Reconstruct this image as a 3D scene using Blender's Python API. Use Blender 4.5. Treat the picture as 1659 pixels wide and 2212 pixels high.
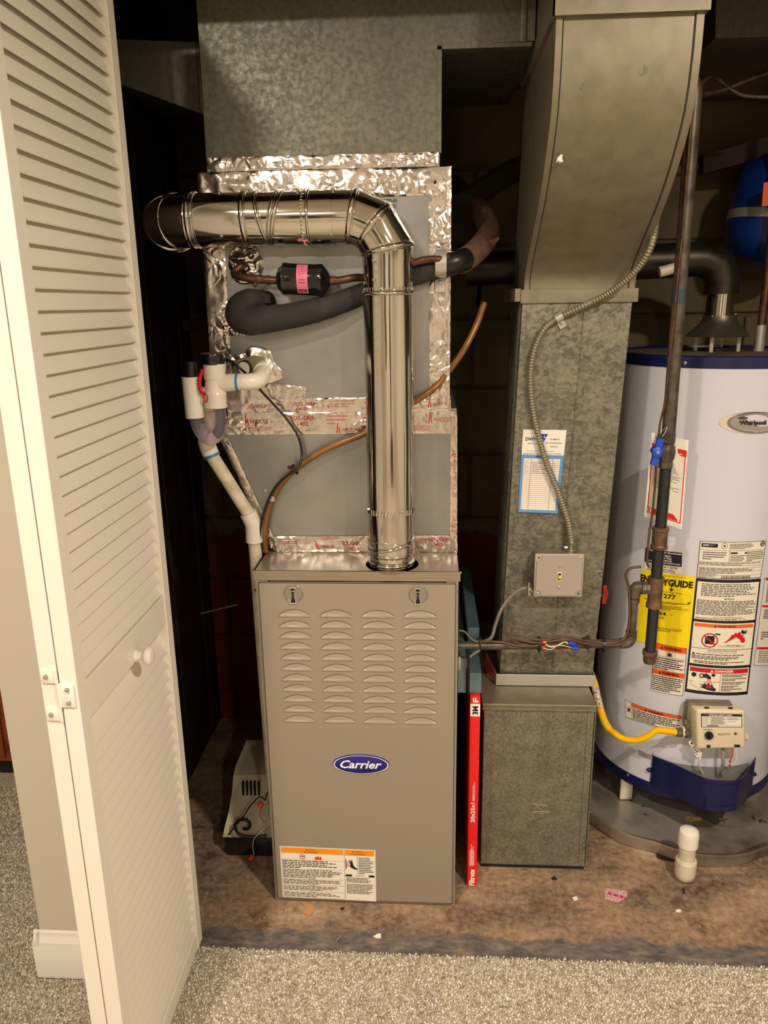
import bpy, bmesh, math, random
from mathutils import Vector, Matrix, noise
PI = math.pi
R_ = random.Random(7)
S = bpy.context.scene
for o in list(bpy.data.objects): bpy.data.objects.remove(o)
COL = S.collection
# ------------------------------------------------------------ camera (frame 1659 x 2212)
F, CX, CY = 1640.0, 829.5, 1106.0
CAM = Vector((0, 0, 1.437))
_dn = Vector((920-CX, 7100-CY, F)).normalized()                 # world down, in camera axes (x right, y down, z forward)
_vx = 928-CX; _vy = -(_vx*_dn.x+F*_dn.z)/_dn.y
_yd = Vector((_vx, _vy, F)).normalized()                        # world +Y in camera axes
_xd = _yd.cross(-_dn)
if _xd.x < 0: _xd = -_xd
cd = bpy.data.cameras.new('camera'); cam = bpy.data.objects.new('camera', cd); COL.objects.link(cam)
rx = Vector((_xd.x, _yd.x, -_dn.x)); ry = Vector((_xd.y, _yd.y, -_dn.y)); rz = Vector((_xd.z, _yd.z, -_dn.z))
m3 = Matrix((rx, -ry, -rz)).transposed()
cam.matrix_world = Matrix.Translation(CAM) @ m3.to_4x4()
cd.sensor_fit = 'HORIZONTAL'; cd.sensor_width = 36.0; cd.lens = F/1659*36.0; cd.clip_start = 0.02; cd.clip_end = 60
S.camera = cam
# ------------------------------------------------------------ world, lamps, exposure
w = bpy.data.worlds.new('world'); S.world = w; w.use_nodes = True
w.node_tree.nodes['Background'].inputs[0].default_value = (0.02, 0.018, 0.015, 1)
w.node_tree.nodes['Background'].inputs[1].default_value = 0.3
def lamp(name, x, y, z, power, size=0.13, col=(1, 0.88, 0.735), spread=170):
    l = bpy.data.lights.new(name, 'AREA'); l.shape = 'DISK'; l.size = size; l.energy = power; l.color = col; l.spread = math.radians(spread)
    o = bpy.data.objects.new(name, l); COL.objects.link(o); o.location = (x, y, z)
    return o
lamp('ceiling_lamp', -0.80, 0.02, 2.385, 14)
lamp('ceiling_lamp', 0.95, 0.02, 2.385, 20)
lamp('ceiling_lamp', -0.80, -1.9, 2.385, 12)
lamp('ceiling_lamp', 0.95, -1.9, 2.385, 14)
S.view_settings.view_transform = 'Standard'; S.view_settings.look = 'None'; S.view_settings.gamma = 1
S.view_settings.use_curve_mapping = False
S.view_settings.exposure = 1.22
try:
    S.cycles.use_denoising = True; S.cycles.sample_clamp_indirect = 6
except Exception: pass

# ------------------------------------------------------------ pixel -> point on a real plane (used for measuring the place)
def ray(px, py):
    v = Vector((px-CX, py-CY, F)); return Vector((_xd.dot(v), _yd.dot(v), -_dn.dot(v)))
def P(px, py, X=None, Y=None, Z=None):
    r = ray(px, py)
    t = (X-CAM.x)/r.x if X is not None else (Y-CAM.y)/r.y if Y is not None else (Z-CAM.z)/r.z
    return CAM + r*t
def PX(pts, Y): return [P(a, b, Y=Y) for a, b in pts]
HX, HY, HR = 0.75, 2.07, 0.25                                    # water heater axis and radius
def CYL(px, py, R=HR):
    r = ray(px, py); ox, oy = CAM.x-HX, CAM.y-HY
    a = r.x*r.x+r.y*r.y; b = 2*(ox*r.x+oy*r.y); c = ox*ox+oy*oy-R*R
    t = (-b-math.sqrt(max(0, b*b-4*a*c)))/(2*a); p = CAM+r*t
    return math.atan2(p.x-HX, -(p.y-HY)), p.z                    # angle from the front, height

# ------------------------------------------------------------ materials
def srgb(r, g, b):
    f = lambda c: (c/255/12.92) if c/255 <= 0.04045 else ((c/255+0.055)/1.055)**2.4
    return (f(r), f(g), f(b), 1)
def mat(name, col, rough=0.5, metal=0.0, bump=None, var=None, coat=0, spec=None, extra=None):
    m = bpy.data.materials.new(name); m.use_nodes = True; n = m.node_tree; b = n.nodes['Principled BSDF']
    b.inputs['Base Color'].default_value = col; b.inputs['Roughness'].default_value = rough; b.inputs['Metallic'].default_value = metal
    if coat: b.inputs['Coat Weight'].default_value = coat; b.inputs['Coat Roughness'].default_value = 0.15
    if spec is not None: b.inputs['Specular IOR Level'].default_value = spec
    tc = n.nodes.new('ShaderNodeTexCoord')
    if var:                                                     # (scale, second colour, low, high[, detail])
        t = n.nodes.new('ShaderNodeTexNoise'); t.inputs['Scale'].default_value = var[0]; t.inputs['Detail'].default_value = var[4] if len(var) > 4 else 4
        r = n.nodes.new('ShaderNodeValToRGB'); r.color_ramp.elements[0].position = var[2]; r.color_ramp.elements[1].position = var[3]
        r.color_ramp.elements[0].color = col; r.color_ramp.elements[1].color = var[1]
        n.links.new(tc.outputs['Object'], t.inputs['Vector']); n.links.new(t.outputs['Fac'], r.inputs['Fac']); n.links.new(r.outputs['Color'], b.inputs['Base Color'])
    if bump:                                                    # (scale, strength, distance[, detail])
        t = n.nodes.new('ShaderNodeTexNoise'); t.inputs['Scale'].default_value = bump[0]; t.inputs['Detail'].default_value = bump[3] if len(bump) > 3 else 3
        k = n.nodes.new('ShaderNodeBump'); k.inputs['Strength'].default_value = bump[1]; k.inputs['Distance'].default_value = bump[2]
        n.links.new(tc.outputs['Object'], t.inputs['Vector']); n.links.new(t.outputs['Fac'], k.inputs['Height']); n.links.new(k.outputs['Normal'], b.inputs['Normal'])
    if extra: extra(n, b, tc)
    return m
def spangle(scale, c1, c2, stretch=(1, 1, 1), amt=1.0, r0=0.42, r1=0.62):
    def f(n, b, tc):                                            # galvanised crystals: flaky patches of varied tone and gloss
        mp = n.nodes.new('ShaderNodeMapping'); mp.inputs['Scale'].default_value = stretch
        no = n.nodes.new('ShaderNodeTexNoise'); no.inputs['Scale'].default_value = scale; no.inputs['Detail'].default_value = 5; no.inputs['Roughness'].default_value = 0.62; no.inputs['Distortion'].default_value = amt
        n2 = n.nodes.new('ShaderNodeTexNoise'); n2.inputs['Scale'].default_value = scale*0.13; n2.inputs['Detail'].default_value = 4
        n.links.new(tc.outputs['Object'], mp.inputs['Vector']); n.links.new(mp.outputs[0], no.inputs['Vector']); n.links.new(mp.outputs[0], n2.inputs['Vector'])
        ma = n.nodes.new('ShaderNodeMath'); ma.operation = 'MULTIPLY_ADD'; ma.inputs[1].default_value = 0.45; n.links.new(n2.outputs['Fac'], ma.inputs[0]); n.links.new(no.outputs['Fac'], ma.inputs[2])
        r = n.nodes.new('ShaderNodeValToRGB'); r.color_ramp.elements[0].position = 0.60; r.color_ramp.elements[1].position = 0.88
        r.color_ramp.elements[0].color = c1; r.color_ramp.elements[1].color = c2
        n.links.new(ma.outputs[0], r.inputs['Fac']); n.links.new(r.outputs['Color'], b.inputs['Base Color'])
        mr = n.nodes.new('ShaderNodeMapRange'); mr.inputs['From Min'].default_value = 0.35; mr.inputs['From Max'].default_value = 0.65; mr.inputs['To Min'].default_value = r1; mr.inputs['To Max'].default_value = r0
        n.links.new(no.outputs['Fac'], mr.inputs['Value']); n.links.new(mr.outputs[0], b.inputs['Roughness'])
    return f
def floor_nodes(n, b, tc):
    geo = n.nodes.new('ShaderNodeNewGeometry')                  # stained, worn concrete with a dark glue band by the carpet
    def ns(sc, det=8, rough=0.6, st=(1, 1, 1)):
        mp = n.nodes.new('ShaderNodeMapping'); mp.inputs['Scale'].default_value = st
        t = n.nodes.new('ShaderNodeTexNoise'); t.inputs['Scale'].default_value = sc; t.inputs['Detail'].default_value = det; t.inputs['Roughness'].default_value = rough
        n.links.new(geo.outputs['Position'], mp.inputs['Vector']); n.links.new(mp.outputs[0], t.inputs['Vector']); return t
    def ramp(src, pts):
        r = n.nodes.new('ShaderNodeValToRGB'); e = r.color_ramp.elements
        while len(e) < len(pts): e.new(0.5)
        for k, (p, c) in enumerate(pts): e[k].position = p; e[k].color = c
        n.links.new(src, r.inputs['Fac']); return r
    def mix(fac, a, c):
        x = n.nodes.new('ShaderNodeMix'); x.data_type = 'RGBA'
        n.links.new(fac, x.inputs[0]); n.links.new(a, x.inputs[6]); n.links.new(c, x.inputs[7]); return x.outputs[2]
    a = ramp(ns(5, st=(0.8, 1.6, 1)).outputs['Fac'], [(0.36, srgb(72, 58, 48)), (0.45, srgb(120, 100, 84)), (0.52, srgb(146, 118, 92)), (0.60, srgb(170, 140, 104)), (0.68, srgb(198, 178, 152))])
    sp = ramp(ns(60, 5, 0.7).outputs['Fac'], [(0.36, srgb(84, 64, 52)), (0.5, srgb(150, 126, 104)), (0.66, srgb(190, 168, 142))])
    k = n.nodes.new('ShaderNodeValue'); k.outputs[0].default_value = 0.42
    c1 = mix(k.outputs[0], a.outputs[0], sp.outputs[0])
    st = ramp(ns(9, 6, 0.7).outputs['Fac'], [(0.56, (0, 0, 0, 1)), (0.66, (0.75, 0.75, 0.75, 1))])
    dark = n.nodes.new('ShaderNodeRGB'); dark.outputs[0].default_value = srgb(86, 62, 46)
    c2 = mix(st.outputs[0], c1, dark.outputs[0])
    # glue band: distance from the carpet edge along Y, ragged
    sx = n.nodes.new('ShaderNodeSeparateXYZ'); n.links.new(geo.outputs['Position'], sx.inputs[0])
    nn = ns(14, 6, 0.65)
    ma = n.nodes.new('ShaderNodeMath'); ma.operation = 'MULTIPLY_ADD'; ma.inputs[1].default_value = 0.10; n.links.new(nn.outputs['Fac'], ma.inputs[0]); n.links.new(sx.outputs[1], ma.inputs[2])
    mr = n.nodes.new('ShaderNodeMapRange'); mr.inputs['From Min'].default_value = 1.512; mr.inputs['From Max'].default_value = 1.524; mr.inputs['To Min'].default_value = 1; mr.inputs['To Max'].default_value = 0
    n.links.new(ma.outputs[0], mr.inputs['Value'])
    br = ramp(ns(22, 6, 0.7, (1, 2, 1)).outputs['Fac'], [(0.38, srgb(84, 76, 76)), (0.55, srgb(116, 106, 100)), (0.66, srgb(150, 128, 104))])
    c3 = mix(mr.outputs[0], c2, br.outputs[0])
    n.links.new(c3, b.inputs['Base Color'])
def crinkle(n, b, tc):                                          # sharp little creases
    no = n.nodes.new('ShaderNodeTexNoise'); no.inputs['Scale'].default_value = 16; no.inputs['Detail'].default_value = 2
    ad = n.nodes.new('ShaderNodeVectorMath'); ad.operation = 'MULTIPLY_ADD'; ad.inputs[1].default_value = (0.05, 0.05, 0.05)
    v = n.nodes.new('ShaderNodeTexVoronoi'); v.feature = 'DISTANCE_TO_EDGE'; v.inputs['Scale'].default_value = 48
    n.links.new(tc.outputs['Object'], no.inputs['Vector']); n.links.new(no.outputs['Color'], ad.inputs[0]); n.links.new(tc.outputs['Object'], ad.inputs[2]); n.links.new(ad.outputs[0], v.inputs['Vector'])
    m1_ = n.nodes.new('ShaderNodeTexNoise'); m1_.inputs['Scale'].default_value = 11; n.links.new(tc.outputs['Object'], m1_.inputs['Vector'])
    mr = n.nodes.new('ShaderNodeMapRange'); mr.inputs['From Min'].default_value = 0.46; mr.inputs['From Max'].default_value = 0.68; mr.inputs['To Min'].default_value = 0.02; mr.inputs['To Max'].default_value = 0.8; n.links.new(m1_.outputs['Fac'], mr.inputs['Value'])
    k = n.nodes.new('ShaderNodeBump'); k.inputs['Distance'].default_value = 0.006; n.links.new(mr.outputs[0], k.inputs['Strength']); n.links.new(v.outputs['Distance'], k.inputs['Height'])
    f = n.nodes.new('ShaderNodeTexNoise'); f.inputs['Scale'].default_value = 90; f.inputs['Detail'].default_value = 3; n.links.new(tc.outputs['Object'], f.inputs['Vector'])
    k2 = n.nodes.new('ShaderNodeBump'); k2.inputs['Distance'].default_value = 0.002; k2.inputs['Strength'].default_value = 0.2; n.links.new(f.outputs['Fac'], k2.inputs['Height']); n.links.new(k.outputs['Normal'], k2.inputs['Normal']); n.links.new(k2.outputs['Normal'], b.inputs['Normal'])
def streaks(n, b, tc):                                          # rolling marks that run along the pipe
    mp = n.nodes.new('ShaderNodeMapping'); mp.inputs['Scale'].default_value = (1, 1, 0.02)
    t = n.nodes.new('ShaderNodeTexNoise'); t.inputs['Scale'].default_value = 95; t.inputs['Detail'].default_value = 2; n.links.new(tc.outputs['Object'], mp.inputs['Vector']); n.links.new(mp.outputs[0], t.inputs['Vector'])
    k = n.nodes.new('ShaderNodeBump'); k.inputs['Strength'].default_value = 0.32; k.inputs['Distance'].default_value = 0.003; n.links.new(t.outputs['Fac'], k.inputs['Height'])
    f = n.nodes.new('ShaderNodeTexNoise'); f.inputs['Scale'].default_value = 12; n.links.new(tc.outputs['Object'], f.inputs['Vector'])
    k2 = n.nodes.new('ShaderNodeBump'); k2.inputs['Strength'].default_value = 0.06; k2.inputs['Distance'].default_value = 0.01; n.links.new(f.outputs['Fac'], k2.inputs['Height']); n.links.new(k.outputs['Normal'], k2.inputs['Normal']); n.links.new(k2.outputs['Normal'], b.inputs['Normal'])
def rnd_island(c1, c2):
    def f(n, b, tc):
        g = n.nodes.new('ShaderNodeNewGeometry'); r = n.nodes.new('ShaderNodeValToRGB')
        r.color_ramp.elements[0].color = c1; r.color_ramp.elements[1].color = c2
        n.links.new(g.outputs['Random Per Island'], r.inputs['Fac']); n.links.new(r.outputs['Color'], b.inputs['Base Color'])
    return f
M = dict(
 white=mat('white_door_paint', srgb(232, 226, 214), 0.42, bump=(90, 0.08, 0.002)),
 trim=mat('white_trim_paint', srgb(240, 236, 228), 0.3),
 wall=mat('beige_wall_paint', srgb(206, 197, 180), 0.75, bump=(160, 0.1, 0.002)),
 ceil=mat('ceiling_paint', srgb(225, 220, 208), 0.9),
 carpet=mat('carpet_backing', srgb(196, 184, 164), 1.0, bump=(220, 0.9, 0.01)),
 tuft=mat('carpet_pile', srgb(200, 188, 168), 0.95, extra=rnd_island(srgb(152, 136, 116), srgb(246, 236, 218)), spec=0.1),
 floor=mat('stained_concrete', srgb(130, 105, 82), 0.55, bump=(40, 0.35, 0.004, 8), extra=floor_nodes),
 block=mat('painted_block', srgb(104, 90, 60), 0.85, bump=(70, 0.5, 0.004, 6), var=(6, srgb(84, 74, 48), 0.4, 0.7), extra=None),
 blocklow=mat('red_painted_block', srgb(92, 30, 20), 0.8, bump=(70, 0.5, 0.004, 6)),
 mortar=mat('mortar', srgb(88, 76, 54), 0.95, bump=(60, 0.6, 0.004)),
 darkwood=mat('dark_brown_wood', srgb(56, 34, 24), 0.7, var=(8, srgb(34, 22, 18), 0.4, 0.65)),
 joist=mat('joist_wood', srgb(92, 62, 42), 0.8, var=(10, srgb(60, 42, 30), 0.4, 0.65)),
 cabinet=mat('orange_wood', srgb(150, 74, 32), 0.45, var=(10, srgb(116, 52, 22), 0.4, 0.65)),
 furn=mat('taupe_enamel', srgb(150, 138, 122), 0.34, bump=(500, 0.08, 0.001), spec=0.45),
 furnm=mat('prepainted_steel', srgb(156, 145, 129), 0.24, 0.55),
 galv=mat('galvanised_dull', srgb(140, 140, 128), 0.5, 0.75, extra=spangle(70, srgb(122, 118, 102), srgb(150, 146, 130))),
 galvd=mat('galvanised_supply', srgb(120, 122, 110), 0.5, 0.7, extra=spangle(90, srgb(106, 105, 94), srgb(124, 122, 108), amt=0.3, r0=0.42, r1=0.56)),
 galvs=mat('galvanised_spangled', srgb(130, 132, 120), 0.5, 0.6, extra=spangle(62, srgb(100, 98, 88), srgb(148, 144, 126), (1, 1, 1.25), 0.9)),
 galvb=mat('galvanised_speckled', srgb(130, 132, 120), 0.5, 0.6, extra=spangle(190, srgb(110, 110, 96), srgb(154, 152, 132), (1, 1, 1), 0.7)),
 galvt=mat('galvanised_tan', srgb(144, 136, 116), 0.52, 0.55, var=(30, srgb(130, 122, 104), 0.35, 0.7, 8), bump=(30, 0.05, 0.003)),
 galvn=mat('galvanised_new', srgb(172, 172, 170), 0.34, 0.85, var=(7, srgb(150, 152, 150), 0.38, 0.66), bump=(14, 0.05, 0.01)),
 strip=mat('bright_strip', srgb(196, 194, 184), 0.34, 0.55, bump=(40, 0.1, 0.002)),
 pipe=mat('shiny_galvanised_pipe', srgb(216, 212, 204), 0.09, 1.0, bump=(9, 0.12, 0.012, 2)),
 foil=mat('crinkled_foil', srgb(230, 222, 216), 0.20, 1.0, extra=crinkle),
 pipev=mat('drawn_galvanised_pipe', srgb(216, 212, 204), 0.10, 1.0, extra=streaks),
 copper=mat('tarnished_copper', srgb(112, 78, 56), 0.45, 0.6, var=(50, srgb(78, 54, 42), 0.4, 0.65)),
 tubing=mat('brown_tubing', srgb(142, 98, 52), 0.32, 0.2, var=(20, srgb(118, 80, 42), 0.4, 0.65)),
 foam=mat('black_foam', srgb(44, 42, 40), 0.85, bump=(200, 0.2, 0.002), var=(16, srgb(66, 62, 56), 0.5, 0.8)),
 black=mat('black_plastic', srgb(22, 22, 24), 0.35),
 gloss=mat('black_enamel', srgb(16, 16, 18), 0.12, coat=0.5),
 pvc=mat('white_pvc', srgb(238, 232, 220), 0.25, var=(14, srgb(226, 216, 198), 0.4, 0.7)),
 pvcd=mat('dirty_pvc', srgb(222, 212, 190), 0.4, var=(26, srgb(186, 170, 142), 0.45, 0.75)),
 blueprimer=mat('blue_primer', srgb(56, 130, 190), 0.4),
 red=mat('red_plastic', srgb(196, 24, 22), 0.35),
 redbox=mat('red_carton', srgb(232, 26, 26), 0.5),
 pink=mat('pink_sticker', srgb(226, 116, 150), 0.5),
 putty=mat('grey_putty', srgb(140, 126, 98), 0.8, bump=(40, 0.4, 0.006)),
 iron=mat('black_iron', srgb(104, 94, 82), 0.38, 0.35, var=(40, srgb(72, 64, 56), 0.4, 0.65), bump=(60, 0.15, 0.002)),
 tarpipe=mat('greenish_black_pipe', srgb(52, 54, 54), 0.3, 0.4, var=(30, srgb(74, 74, 70), 0.55, 0.8)),
 fitting=mat('rusty_fitting', srgb(128, 98, 76), 0.5, 0.4, var=(40, srgb(96, 72, 58), 0.4, 0.65)),
 wire=mat('brown_wire', srgb(88, 62, 46), 0.45),
 greywire=mat('grey_cable', srgb(128, 120, 108), 0.5),
 conduit=mat('armoured_conduit', srgb(152, 143, 122), 0.42, 0.55),
 yellow=mat('yellow_coating', srgb(246, 196, 8), 0.38, bump=(90, 0.1, 0.002)),
 heater=mat('heater_enamel', srgb(212, 212, 222), 0.34, bump=(260, 0.06, 0.001), coat=0.15),
 blue=mat('navy_enamel', srgb(12, 22, 74), 0.34, coat=0.2),
 valvep=mat('cream_plastic', srgb(222, 208, 180), 0.42),
 pan=mat('aluminium_pan', srgb(186, 176, 162), 0.36, 0.6, var=(9, srgb(120, 106, 92), 0.45, 0.72), bump=(10, 0.15, 0.01)),
 paper=mat('paper', srgb(240, 234, 222), 0.7),
 ivory=mat('ivory_toggle', srgb(238, 216, 150), 0.35),
 boxcov=mat('switch_cover_steel', srgb(178, 168, 158), 0.45, 0.35),
 brass=mat('brass', srgb(190, 150, 70), 0.3, 0.9),
 screw=mat('zinc_screw', srgb(205, 205, 200), 0.25, 1.0),
 slot=mat('dark_recess', srgb(20, 14, 10), 0.8),
 card=mat('cardboard', srgb(190, 140, 90), 0.8),
 pumpc=mat('beige_pump_cover', srgb(196, 186, 160), 0.55, var=(12, srgb(160, 150, 128), 0.5, 0.75)),
 bluetank=mat('blue_tank', srgb(10, 46, 120), 0.4),
 orange=mat('orange_plastic', srgb(232, 92, 30), 0.4),
 latch=mat('grey_latch', srgb(136, 126, 114), 0.3),
 latchrim=mat('latch_rim', srgb(184, 174, 162), 0.3),
 bluefilm=mat('bluish_steel', srgb(120, 146, 156), 0.4, 0.6, var=(6, srgb(86, 118, 136), 0.4, 0.65)),
)
def clearmat():
    m = bpy.data.materials.new('clear_grey_plastic'); m.use_nodes = True; b = m.node_tree.nodes['Principled BSDF']
    b.inputs['Base Color'].default_value = srgb(214, 206, 222); b.inputs['Roughness'].default_value = 0.12
    b.inputs['Transmission Weight'].default_value = 0.86; b.inputs['IOR'].default_value = 1.2
    return m
M['clear'] = clearmat()
INK = {}
def ink(r, g, b):
    k = (r, g, b)
    if k not in INK: INK[k] = mat('print_%02x%02x%02x' % k, srgb(r, g, b), 0.55)
    return INK[k]
K = (24, 20, 24); GR = (120, 112, 104); RD = (200, 30, 36); OR = (240, 92, 30); WH = (246, 240, 230)

# ------------------------------------------------------------ mesh helpers
class MB:
    def __init__(s): s.v = []; s.f = []; s.m = []; s.mats = []
    def mi(s, m):
        if m is None: return 0
        if m not in s.mats: s.mats.append(m)
        return s.mats.index(m)
    def add(s, vs, fs, m=None):
        k = len(s.v); s.v += [tuple(p) for p in vs]; i = s.mi(m)
        for f in fs: s.f.append([k+a for a in f]); s.m.append(i)
    def box(s, x0, x1, y0, y1, z0, z1, bev=0, m=None, seg=2):
        if bev <= 0:
            s.add([(x, y, z) for x in (x0, x1) for y in (y0, y1) for z in (z0, z1)],
                  [(0, 1, 3, 2), (4, 6, 7, 5), (0, 4, 5, 1), (2, 3, 7, 6), (0, 2, 6, 4), (1, 5, 7, 3)], m); return s
        b = bmesh.new(); bmesh.ops.create_cube(b, size=1)
        for v in b.verts: v.co = Vector(((x0+x1)/2+v.co.x*(x1-x0), (y0+y1)/2+v.co.y*(y1-y0), (z0+z1)/2+v.co.z*(z1-z0)))
        bmesh.ops.bevel(b, geom=b.edges[:], offset=bev, segments=seg, affect='EDGES', profile=0.5)
        s.bm(b, m); return s
    def bm(s, b, m=None):
        b.verts.index_update(); s.add([v.co[:] for v in b.verts], [[v.index for v in f.verts] for f in b.faces], m); b.free()
    def hexa(s, p, m=None):                                     # 8 points: front 4 (TL TR BR BL), back 4
        s.add(p, [(0, 3, 2, 1), (4, 5, 6, 7), (0, 1, 5, 4), (1, 2, 6, 5), (2, 3, 7, 6), (3, 0, 4, 7)], m)
    def prism(s, poly, d, off, m=None, bev=0):                  # poly of 3D points, extruded by vector d
        n = len(poly); d = Vector(d); a = [Vector(p)+Vector(off) for p in poly]
        s.add(a+[p+d for p in a], [list(range(n)), list(range(2*n-1, n-1, -1))]+[(i, i+n, (i+1) % n+n, (i+1) % n) for i in range(n)], m)
    def ring(s, rings, closed_ends=True, m=None, loop=True):
        n = len(rings[0]); vs = [p for r in rings for p in r]; fs = []
        for i in range(len(rings)-1):
            for j in range(n if loop else n-1):
                fs.append((i*n+j, i*n+(j+1) % n, (i+1)*n+(j+1) % n, (i+1)*n+j))
        if closed_ends: fs.append(list(range(n-1, -1, -1))); fs.append([(len(rings)-1)*n+j for j in range(n)])
        s.add(vs, fs, m)
    def tube(s, pts, r, n=12, cap=True, m=None, rf=None):
        pts = [Vector(p) for p in pts]; rings = []; up = None
        for i, p in enumerate(pts):
            a = pts[max(0, i-1)]; b = pts[min(len(pts)-1, i+1)]; t = (b-a).normalized() if (b-a).length > 1e-9 else Vector((0, 0, 1))
            if up is None:
                up = Vector((0, 0, 1)) if abs(t.z) < 0.9 else Vector((0, 1, 0))
            up = (up-t*up.dot(t)).normalized(); sd = t.cross(up)
            # widen at bends so that a mitre keeps the tube's width
            rr = rf(i) if rf else (r[i] if isinstance(r, (list, tuple)) else r)
            rings.append([p+(up*math.cos(2*PI*k/n)+sd*math.sin(2*PI*k/n))*rr for k in range(n)])
        s.ring(rings, cap, m)
    def mitre(s, pts, r, n=40, m=None, cap=True):               # straight runs joined with true mitres
        pts = [Vector(p) for p in pts]; rings = []; up = None
        for i, p in enumerate(pts):
            t0 = (p-pts[i-1]).normalized() if i else (pts[1]-p).normalized()
            t1 = (pts[i+1]-p).normalized() if i < len(pts)-1 else t0
            nrm = (t0+t1).normalized()
            if up is None: up = Vector((0, -1, 0)) if abs(t0.y) < 0.9 else Vector((0, 0, 1))
            up = (up-t0*up.dot(t0)).normalized(); sd = t0.cross(up); ring = []
            for k in range(n):
                q = (up*math.cos(2*PI*k/n)+sd*math.sin(2*PI*k/n))*r
                ring.append(p+q-t0*(q.dot(nrm)/t0.dot(nrm)))
            rings.append(ring)
        s.ring(rings, cap, m)
    def lathe(s, prof, c, ax=(0, 0, 1), n=32, m=None, cap=True):  # prof [(radius, height along ax)]
        ax = Vector(ax).normalized(); u = Vector((1, 0, 0)) if abs(ax.x) < 0.9 else Vector((0, 1, 0))
        u = (u-ax*u.dot(ax)).normalized(); v = ax.cross(u); c = Vector(c)
        s.ring([[c+ax*h+(u*math.cos(2*PI*k/n)+v*math.sin(2*PI*k/n))*max(r, 1e-5) for k in range(n)] for r, h in prof], cap, m)
    def grid(s, f, nu, nv, m=None):
        vs = [f(i/nu, j/nv) for j in range(nv+1) for i in range(nu+1)]
        s.add(vs, [(j*(nu+1)+i, (j+1)*(nu+1)+i, (j+1)*(nu+1)+i+1, j*(nu+1)+i+1) for j in range(nv) for i in range(nu)], m)
    def slab(s, f, nu, nv, th, m=None):                         # sheet with thickness; th = offset vector
        s.grid(f, nu, nv, m); th = Vector(th); s.grid(lambda u, v: Vector(f(1-u, v))+th, nu, nv, m)
        edge = [f(i/nu, 0) for i in range(nu+1)]+[f(1, j/nv) for j in range(1, nv+1)]+[f(1-i/nu, 1) for i in range(1, nu+1)]+[f(0, 1-j/nv) for j in range(1, nv)]
        n = len(edge); s.add([Vector(p) for p in edge]+[Vector(p)+th for p in edge], [(i, (i+1) % n, (i+1) % n+n, i+n) for i in range(n)], m)
    def build(s, name, m, parent=None, smooth=True, angle=35):
        me = bpy.data.meshes.new(name); org = Vector((0, 0, 0)); q = parent
        while q is not None: org += q.location; q = q.parent
        mats = s.mats if s.mats else [m]
        own = Vector((0, 0, 0))
        if parent is None and s.v:
            xs = [p[0] for p in s.v]; ys = [p[1] for p in s.v]; zs = [p[2] for p in s.v]
            own = Vector(((min(xs)+max(xs))/2, (min(ys)+max(ys))/2, min(zs)))
        o_ = org+own
        me.from_pydata([(p[0]-o_.x, p[1]-o_.y, p[2]-o_.z) for p in s.v], [], s.f)
        for a in mats: me.materials.append(a)
        if len(mats) > 1: me.polygons.foreach_set('material_index', s.m)
        b = bmesh.new(); b.from_mesh(me); bmesh.ops.recalc_face_normals(b, faces=b.faces); b.to_mesh(me); b.free()
        if smooth:
            me.polygons.foreach_set('use_smooth', [True]*len(me.polygons)); me.set_sharp_from_angle(angle=math.radians(angle))
        me.update(); o = bpy.data.objects.new(name, me); COL.objects.link(o)
        if parent: o.parent = parent
        else: o.location = own
        return o
def thing(name, label, cat, loc, group=None):
    o = bpy.data.objects.new(name, None); COL.objects.link(o); o.location = loc; o.empty_display_size = 0.05
    return tag(o, label, cat, group)
def tag(o, label, cat, group=None):
    o['label'] = label; o['category'] = cat
    if group: o['group'] = group
    return o
def struct(o): o['kind'] = 'structure'; return o
def sempty(name, loc):
    o = bpy.data.objects.new(name, None); COL.objects.link(o); o.location = loc; o['kind'] = 'structure'; return o
def curve(pts, k=6):                                            # Catmull-Rom through the points
    pts = [Vector(p) for p in pts]; q = [pts[0]*2-pts[1]]+pts+[pts[-1]*2-pts[-2]]; out = []
    for i in range(1, len(q)-2):
        a, b, c, d = q[i-1:i+3]
        for j in range(k):
            t = j/k; out.append(0.5*((2*b)+(c-a)*t+(2*a-5*b+4*c-d)*t*t+(3*b-a-3*c+d)*t*t*t))
    out.append(q[-2]); return out
def evenly(pts, step):
    out = [pts[0]]; acc = 0
    for a, b in zip(pts, pts[1:]):
        L = (b-a).length; pos = step-acc
        while pos <= L: out.append(a+(b-a)*(pos/L)); pos += step
        acc = (acc+L) % step if L else acc
        acc = L-(pos-step)
    return out
def screwhead(c, ax, r=0.004, name='screw', parent=None, m=None):
    b = MB(); b.lathe([(r*1.25, 0), (r*1.25, r*0.25), (r, r*0.3), (r, r*0.9), (r*0.75, r*1.1)], c, ax, 6); return b.build(name, m or M['screw'], parent, angle=20)

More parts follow.
